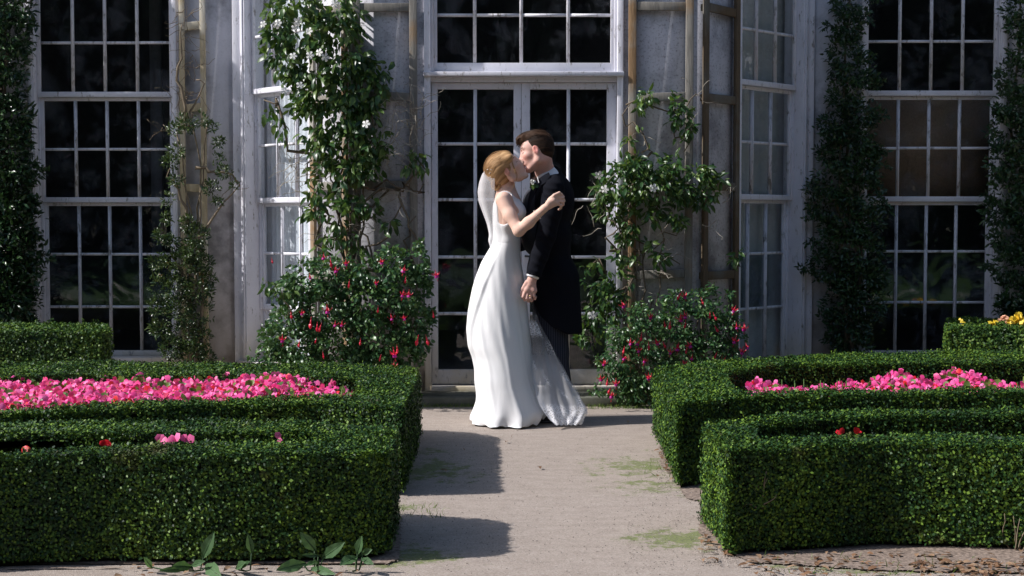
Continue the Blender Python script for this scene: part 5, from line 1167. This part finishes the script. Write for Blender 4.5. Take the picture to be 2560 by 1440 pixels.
for i in range(nn_):
    yv, xo, xi, dp = [c[i] for c in c4]; a = B(xo, yv); b = B(xi, yv); beh = 0.0 if yv < 600 else min(1, (yv - 600) / 60)
    for j in range(60):
        v = -1 + 2 * j / 59; ph = v * 1.45; fold = 1 + .03 * math.sin(v * 11 + i * .03) * min(1, i / 12)
        # low down the veil lies only behind the skirt, on its far side
        yd = dp * math.sin(ph) * fold
        if beh: yd = abs(dp) * (.55 + .75 * (v + 1) / 2) * beh + yd * (1 - beh)
        xx = b[0] + (a[0] - b[0]) * math.cos(ph) * fold if not beh else (b[0] + (a[0] - b[0]) * math.cos(ph) * fold) * (1 - beh) + beh * (a[0] + .03 + (v + 1) / 2 * .16 + .012 * math.sin(v * 15))
        p = pt(1280, yv, YB); Gv[i, j] = (xx, YB + yd, p[2])
mb = MB(); mb.grid(Gv); vo = mb.build('veil', M['veil'], bride, smooth=True)
mb = MB()
for i in range(40):
    a = random.uniform(-1.2, 1.2); p = B(1223 + random.uniform(-4, 10), 424 + random.uniform(-4, 22), -.02) + np.array([0, .055 * math.sin(a) - .03, 0]); mb.inst(STONE, np.array([p]), unit(1), unit(1), random.uniform(.003, .006))
mb.build('hair_comb', M['pearl'], vo, smooth=True)
# the veil's train with its lace border, spread over his shoes
LT = [(753, 1325, 1331), (800, 1322, 1346), (840, 1327, 1366), (885, 1330, 1389), (915, 1331, 1402), (950, 1333, 1423), (985, 1340, 1443), (1010, 1348, 1459), (1030, 1360, 1468), (1046, 1372, 1462), (1058, 1386, 1450)]
T_ = np.array(LT, float); na, nb = 90, 110; tt = np.linspace(0, len(LT) - 1, na); ya = np.interp(tt, range(len(LT)), T_[:, 0]); xa = sm(np.interp(tt, range(len(LT)), T_[:, 1])); xb = sm(np.interp(tt, range(len(LT)), T_[:, 2])); Gt = np.zeros((na, nb, 3)); lac = np.zeros((na, nb))
for i in range(na):
    u = i / (na - 1)
    for j in range(nb):
        v = j / (nb - 1); x = xa[i] + (xb[i] - xa[i]) * v; yv = ya[i]
        sc_ = (3.5 * abs(math.sin(v * 17)) + 2) * u ** 4     # scalloped hem
        dy = -.155 - .14 * u ** 1.6 + .10 * v * u + .012 * math.sin(v * 9 + u * 4) * u + .010 * math.sin(v * 23 + 7 * u) * u * math.sin(u * 9 + v * 3) + .05 * (1 - u)
        p = pt(x + (3.0 * math.sin(u * 34)) * (v > .93) * u, yv + sc_, YB + dy); p[2] = max(p[2], .008 + .006 * math.sin(v * 40) ** 2); Gt[i, j] = p
        e_ = max(1 - (1 - v) * (xb[i] - xa[i]) / 26, 0); b_ = max(0, 1 - (1058 - yv) / 52); mid = .55 * max(0, 1 - abs(yv - (905 + 120 * v)) / 22) if 0 < v < .85 else 0
        top_ = max(0, 1 - abs(yv - 822) / 32) * (1 if v < .75 else .3)
        lac[i, j] = min(1, .45 * u * (.5 + .5 * math.sin(v * 9 + u * 7)) + 1.6 * max(e_ * (.35 + u * .6) * (.5 + .5 * math.sin(u * 30)), b_ ** .6, mid * (.5 + .5 * math.sin(v * 21)), top_))
mb = MB(); mb.grid(Gt); Gt2 = Gt[20:, ::2].copy(); Gt2 += np.array([.004, .045, .012]); Gt2[:, :, 1] += .02 * np.sin(np.linspace(0, 9, Gt2.shape[1]))[None]; mb.grid(Gt2)
to = mb.build('veil_train', M['lace'], bride, smooth=True); sh = np.repeat(np.clip(.05 + (ya - 775) / 150, .05, 1.0)[:, None], nb, 1); sh = np.maximum(sh, np.clip(lac * 1.0, 0, 1) * (ya > 788)[:, None]); wa = to.data.attributes.new('weight', 'FLOAT', 'POINT'); wa.data.foreach_set('value', np.concatenate([sh.ravel(), (sh[20:, ::2] * np.clip(np.arange(na - 20) / 22, 0, 1)[:, None] ** 1.3).ravel()]).astype(np.float32)); at = to.data.attributes.new('lace', 'FLOAT', 'POINT'); at.data.foreach_set('value', np.concatenate([lac.ravel(), (lac[20:, ::2] * .8 * np.clip(np.arange(na - 20) / 30, 0, 1)[:, None]).ravel()]).astype(np.float32))

# ---------------------------------------------------------------- THE GROOM
groom = empty('person', tuple(G_(1395, 1056) * np.array([1, 1, 0])), 'brown-haired man in a dark tailcoat and striped trousers kissing the woman in white', 'person', 'couple kissing')
hg = head_frame(G_(1341, 379, -.085), -13, -5, 8, -1)
fg = Field((G_(1270, 0)[0], YG - .40, G_(0, 470)[2]), (G_(1410, 0)[0], YG + .14, G_(0, 312)[2]), .0034)
Lg = head(fg, hg, 1.0, True)
fg.cap(Lg(-.03, 0, -.05), G_(1362, 428, -.03), .056, .058, .02); fg.cap(G_(1362, 428, -.03), G_(1378, 458, 0), .058, .07, .02)
fg.ell(Lg(.052, 0, -.095), (.014, .012, .012), .02)
og = fg.build('head', M['skin_g'], groom, smooth=2); face_colors(og, Lg, 1.0, True)
# hair: short sides, longer swept top with a quiff
fh = Field(G_(1341, 379, -.085) - .16, G_(1341, 379, -.085) + .16, .0034)
def hg_e(p, r, k=.012, mode='add'): fh.ell(Lg(*p), r, k, hg[1], mode)
hg_e((-.020, 0, .038), (.100, .0775, .089)); hg_e((-.052, 0, -.002), (.058, .064, .074), .02)
hg_e((.020, 0, .100), (.085, .062, .034), .02); hg_e((.070, -.004, .083), (.036, .048, .026), .02)
hg_e((.112, 0, -.022), (.066, .080, .080), .010, 'sub')
for sd in (-1, 1): hg_e((.045, sd * .080, -.060), (.058, .036, .062), .006, 'sub'); hg_e((-.002, sd * .084, -.006), (.022, .018, .032), .005, 'sub'); hg_e((.068, sd * .07, .022), (.030, .030, .030), .010, 'sub')
hg_e((-.03, 0, -.115), (.10, .10, .045), .01, 'sub')
def rough_hair(V):
    q = (V - hg[0]) @ hg[1]; top = np.clip((q[:, 2] - .05) / .05, 0, 1); d = (V - hg[0]); d /= np.linalg.norm(d, axis=1)[:, None]
    return V + d * (top * (.0045 * np.sin(q[:, 1] * 260 + np.sin(q[:, 0] * 50) * 2)))[:, None]
ohg = fh.build('hair', M['hair_g'], groom, fn=rough_hair)
def strands_g(V): q = (V - hg[0]) @ hg[1]; return np.stack([q[:, 0] * .6, np.arctan2(q[:, 1], q[:, 2] + .03) * .10, q[:, 2] * .2], 1)
strand_attr(ohg, strands_g)
mb = MB()
for j in range(170):
    x0 = random.uniform(-.06, .07); b_ = random.uniform(-.05, .05); P = []
    lift = random.uniform(.006, .016)
    for u in np.linspace(0, 1, 5): P.append(Lg(x0 + .045 * u, b_ + .012 * u * random.uniform(-1, 1), .112 - 12 * b_ * b_ - 2.2 * max(0, -x0) ** 2 * 3 + lift * u - .028 * u * u - 1.6 * max(0, x0 + .045 * u - .03) ** 2 * 3))
    strand(P, .0016)
for j in range(40):
    b_ = random.uniform(-.05, .05); strand([Lg(.06, b_, .100), Lg(.088, b_, .098), Lg(.103 + random.uniform(0, .01), b_ + random.uniform(-.01, .01), .078), Lg(.106, b_ + random.uniform(-.01, .01), .060 + random.uniform(0, .015))], .0018)
for j in range(240):      # fine flyaways all over
    a = random.uniform(-1.35, 1.35); e0 = random.uniform(-.10, .07); sl_ = random.uniform(-.012, .012); l_ = random.uniform(.003, .009); P = []
    for u in np.linspace(0, 1, 5):
        f_ = e0 + .035 * u; rr = .985 * math.sqrt(max(.02, 1 - ((f_ + .020) / .104) ** 2)); P.append(Lg(f_, math.sin(a) * .0785 * rr + sl_ * u, .042 + math.cos(a) * .092 * rr + l_ * u))
    strand(P, .0008)
hs = mb.build('quiff', M['hair_g'], ohg, smooth=True); strand_attr(hs, strands_g)
# shirt collar
fc = Field(G_(1312, 480, -.25), G_(1410, 400, .2), .0034)
p0, p1 = G_(1347, 440, -.05), G_(1384, 420, -.03)
cdir = np.array([-.50, 0, .87]); cc_ = G_(1366, 434, -.035)
fc.cap(cc_ - cdir * .035, cc_ + cdir * .012, .074, .0625, .01); fc.half(cc_ + cdir * .014, cdir, .004)
fc.cap(cc_ - cdir * .02, cc_ + cdir * .10, .057, .057, .003, 'sub')
fc.build('shirt_collar', M['shirt'], groom, smooth=1)
# coat
fk = Field((G_(1295, 0)[0], YG - .36, G_(0, 838)[2]), (G_(1466, 0)[0], YG + .36, G_(0, 405)[2]), .0052)
fk.cap(G_(1385, 462, -.150), G_(1385, 462, .150), .062, .062, .06); fk.cap(G_(1374, 442), G_(1383, 470), .078, .10, .05)
fk.ell(G_(1374, 515), (.135, .175, .14), .06); fk.ell(G_(1374, 590), (.138, .168, .17), .06); fk.ell(G_(1400, 500), (.085, .15, .12), .05)
fk.ell(G_(1376, 680), (.150, .165, .18), .06); fk.cap(G_(1383, 700, -.05), G_(1388, 840, -.05), .125, .138, .06); fk.cap(G_(1383, 700, .05), G_(1388, 840, .05), .125, .138, .06)
fk.cap(G_(1402, 700, 0), G_(1414, 840, 0), .11, .10, .06)
X, Y, Z = fk.coords()
# cutaway front and straight hem
cz = [G_(0, y)[2] for y in (838, 832, 811, 787, 757, 700, 600, 400)]; cxx = [G_(x, 0)[0] for x in (1425, 1418, 1377, 1352, 1334, 1300, 1290, 1280)]
edge = np.interp(Z[0, 0], cz, cxx)[None, None, :]
cut = np.maximum((edge - X) * .75, G_(0, 832)[2] - Z).astype(np.float32); fk.d = -smin(-fk.d, -cut, .008)
# neck opening
fk.cap(cc_ + cdir * .0, cc_ + cdir * .12, .070, .078, .008, 'sub')
GS, GE, GW = G_(1383, 474, -.185), G_(1366, 590, -.238), G_(1333, 688, -.262)
fk.chain([GS, GS * .5 + GE * .5 + np.array([.006, 0, 0]), GE, GE * .5 + GW * .5, GW], [.072, .066, .058, .053, .048], .018)
fk.chain([G_(1383, 474, .185), G_(1350, 590, .235), G_(1300, 610, .20)], [.072, .058, .05], .02)
nW = (GW - GE) / np.linalg.norm(GW - GE)
d_ = ((X - GW[0]) * nW[0] + (Y - GW[1]) * nW[1] + (Z - GW[2]) * nW[2]); rr_ = np.sqrt((X - GW[0]) ** 2 + (Y - GW[1]) ** 2 + (Z - GW[2]) ** 2)
fk.d = np.where((rr_ < .10) & (Y < YG - .19), np.maximum(fk.d, (d_ - .004).astype(np.float32)), fk.d)
def wool(V): 
    sl_ = np.clip((YG - .17 - V[:, 1]) / .05, 0, 1); d = np.stack([pnoise(V * np.array([1, 1, .45]), 22, 5) * .0035, -np.abs(pnoise(V * np.array([1, 1, .5]), 18, 6)) * .004 - sl_ * .005 * np.abs(np.sin(V[:, 2] * 55 + V[:, 0] * 40 + pnoise(V, 8, 4) * 2)) ** 3, 0 * V[:, 0]], 1); return V + d
fk.build('tailcoat', M['coat'], groom, smooth=2, fn=wool)
# lapel with a thickness of its own
def slab(pts, th_, name, mat, parent, nrm=(0, -1, 0)):
    P = np.array(pts); n = len(P); nv = np.array(nrm, float) * th_; m_ = MB(); m_.add(np.concatenate([P, P + nv]), [tuple(range(n))[::-1], tuple(range(n, 2 * n))] + [(i, (i + 1) % n, n + (i + 1) % n, n + i) for i in range(n)]); o = m_.build(name, mat, parent); bevel(o, .002); return o
slab([G_(1345, 447, -.172), G_(1362, 436, -.175), G_(1372, 430, -.150), G_(1376, 440, -.19), G_(1362, 458, -.222), G_(1350, 464, -.215)], .004, 'collar', M['coat'], groom)
slab([G_(1338, 458, -.17), G_(1350, 460, -.205), G_(1340, 474, -.205), G_(1330, 500, -.19), G_(1322, 530, -.175), G_(1317, 528, -.15), G_(1320, 500, -.155), G_(1326, 475, -.155)], .004, 'lapel', M['coat'], groom)
fw = Field(G_(1296, 640, -.2), G_(1350, 440, .2), .005); fw.ell(G_(1338, 520), (.085, .125, .13), .03); fw.ell(G_(1335, 580), (.085, .125, .15), .03); fw.build('waistcoat', M['waist'], groom)
# buttonhole rose
bt = MB(); c_ = G_(1331, 454, -.215)
bt.inst(ROUND, c_ + rg.normal(0, .003, (22, 3)), unit(22) + np.array([-.2, -.5, .5]), unit(22) * .5 + np.array([-.2, -1, .3]), rg.uniform(.012, .02, 22)); bo = bt.build('buttonhole_flower', M['wpet'], groom)
bt = MB(); bt.inst(LEAF8, np.tile(G_(1333, 462, -.21), (9, 1)) + rg.normal(0, .005, (9, 3)), np.array([[random.uniform(-.8, 1), -.3, random.uniform(-1, .8)] for _ in range(9)]), np.tile([0, -1., .2], (9, 1)) + unit(9) * .3, rg.uniform(.025, .042, 9), np.full(9, 1.3)); bt.build('sprig', M['climb'], bo)
# cuff
mb = MB(); cfa = GW - nW * .006; mb.tube([cfa, GW + nW * .010, GW + nW * .016], [.040, .040, .036], 20); mb.build('shirt_cuff', M['shirt'], groom, smooth=True)
# hand: back of the hand towards us, fingers curled
fq = Field(G_(1298, 770, -.34), G_(1350, 685, -.19), .0028)
hw = G_(1330, 698, -.262); fq.cap(GW, hw, .027, .026, .01)
fq.cap(hw, G_(1317, 727, -.262), .024, .018, .012); fq.cap(hw, G_(1334, 727, -.262), .024, .018, .012); fq.cap(G_(1317, 724, -.262), G_(1335, 726, -.262), .018, .017, .012)
for kx, ky, mx_, my, tx, ty, r in ((1313, 730, 1308, 742, 1312, 750, .0098), (1320, 732, 1317, 746, 1321, 753, .0102), (1328, 732, 1326, 745, 1329, 752, .0098), (1335, 729, 1335, 740, 1337, 747, .0088)):
    fq.chain([G_(kx, ky, -.266), G_(mx_, my, -.268), G_(tx, ty, -.250), G_(tx + 3, ty - 5, -.236)], [r * 1.12, r, r * .92, r * .8], .003)
fq.chain([G_(1318, 706, -.262), G_(1307, 722, -.258), G_(1304, 736, -.256), G_(1307, 744, -.25)], [.016, .0115, .010, .0085], .006)
fq.build('hand', M['skin_g'], groom, smooth=1)
mb = MB(); rc = G_(1325.5, 740, -.268); u_ = np.linspace(0, 2 * np.pi, 17); mb.tube(np.stack([rc[0] + .0108 * np.cos(u_), rc[1] + .0108 * np.sin(u_), rc[2] + 0 * u_], 1), .0014, 5, False); mb.build('wedding_ring', M['gold'], groom, smooth=True)
# far hand behind her waist
fq = Field(G_(1240, 660, .02), G_(1320, 570, .30), .004); q0, q1 = G_(1300, 610, .20), G_(1262, 612, .10); fq.cap(q0, q1, .028, .022, .01)
for i in range(4): fq.chain([q1 + np.array([0, 0, .024 - .016 * i]), q1 + np.array([-.035, -.03, .026 - .018 * i]), q1 + np.array([-.055, -.06, .024 - .018 * i])], [.011, .010, .008], .004)
fq.chain([q1 + (0, 0, .02), q1 + (-.02, -.02, .05)], [.013, .009], .004); fq.build('far_hand', M['skin_g'], groom)
# trousers and shoes
ft = Field((G_(1310, 0)[0], YG - .28, .03), (G_(1455, 0)[0], YG + .28, G_(0, 740)[2]), .005)
for sd, dx in ((-1, 0), (1, 6)):
    ft.chain([G_(1384, 760, sd * .070), G_(1386 + dx, 885, sd * .085), G_(1398 + dx, 1000, sd * .095), G_(1398 + dx, 1046, sd * .095)], [.082, .078, .068, .068], .02)
ft.ell(G_(1388, 760), (.09, .12, .10), .03); ft.ell(G_(1366, 782), (.088, .125, .15), .05)
def crease(V): return V + np.stack([pnoise(V * np.array([1, 1, .6]), 26, 8) * .004, pnoise(V * np.array([1, 1, .6]), 24, 9) * .004, 0 * V[:, 0]], 1)
ft.build('trousers', M['trouser'], groom, smooth=2, fn=crease)
for sd, dx in ((-1, -22), (1, 8)):
    fs = Field(G_(1320 + dx, 1066, sd * .095 - .10), G_(1425 + dx, 1020, sd * .095 + .10), .004); y_ = sd * .095 + (-.03 if sd < 0 else 0)
    hz = lambda x, dy, zz_: np.array([G_(x, 1050, dy)[0], YG + dy, zz_])
    fs.cap(hz(1402 + dx, y_, .045), hz(1345 + dx, y_, .030), .040, .032, .02); fs.cap(hz(1404 + dx, y_, .05), hz(1404 + dx, y_, .09), .038, .04, .02); fs.half((0, 0, .012), (0, 0, -1), .002); fs.build('shoe', M['shoe'], groom)
    mb = MB(); us = np.linspace(0, 2 * math.pi, 28, endpoint=False); cx_ = (hz(1402 + dx, y_, 0) + hz(1345 + dx, y_, 0)) / 2; L_ = abs(hz(1402 + dx, y_, 0)[0] - hz(1345 + dx, y_, 0)[0]) / 2 + .04
    lo_ = np.stack([cx_[0] + L_ * np.cos(us), cx_[1] + .042 * np.sin(us), 0 * us + .001], 1); hi_ = lo_ + (0, 0, .012); mb.add(np.concatenate([lo_, hi_]), [tuple(range(28))[::-1], tuple(range(28, 56))] + [(i, (i + 1) % 28, 28 + (i + 1) % 28, 28 + i) for i in range(28)]); mb.build('sole', M['shoe'], groom)
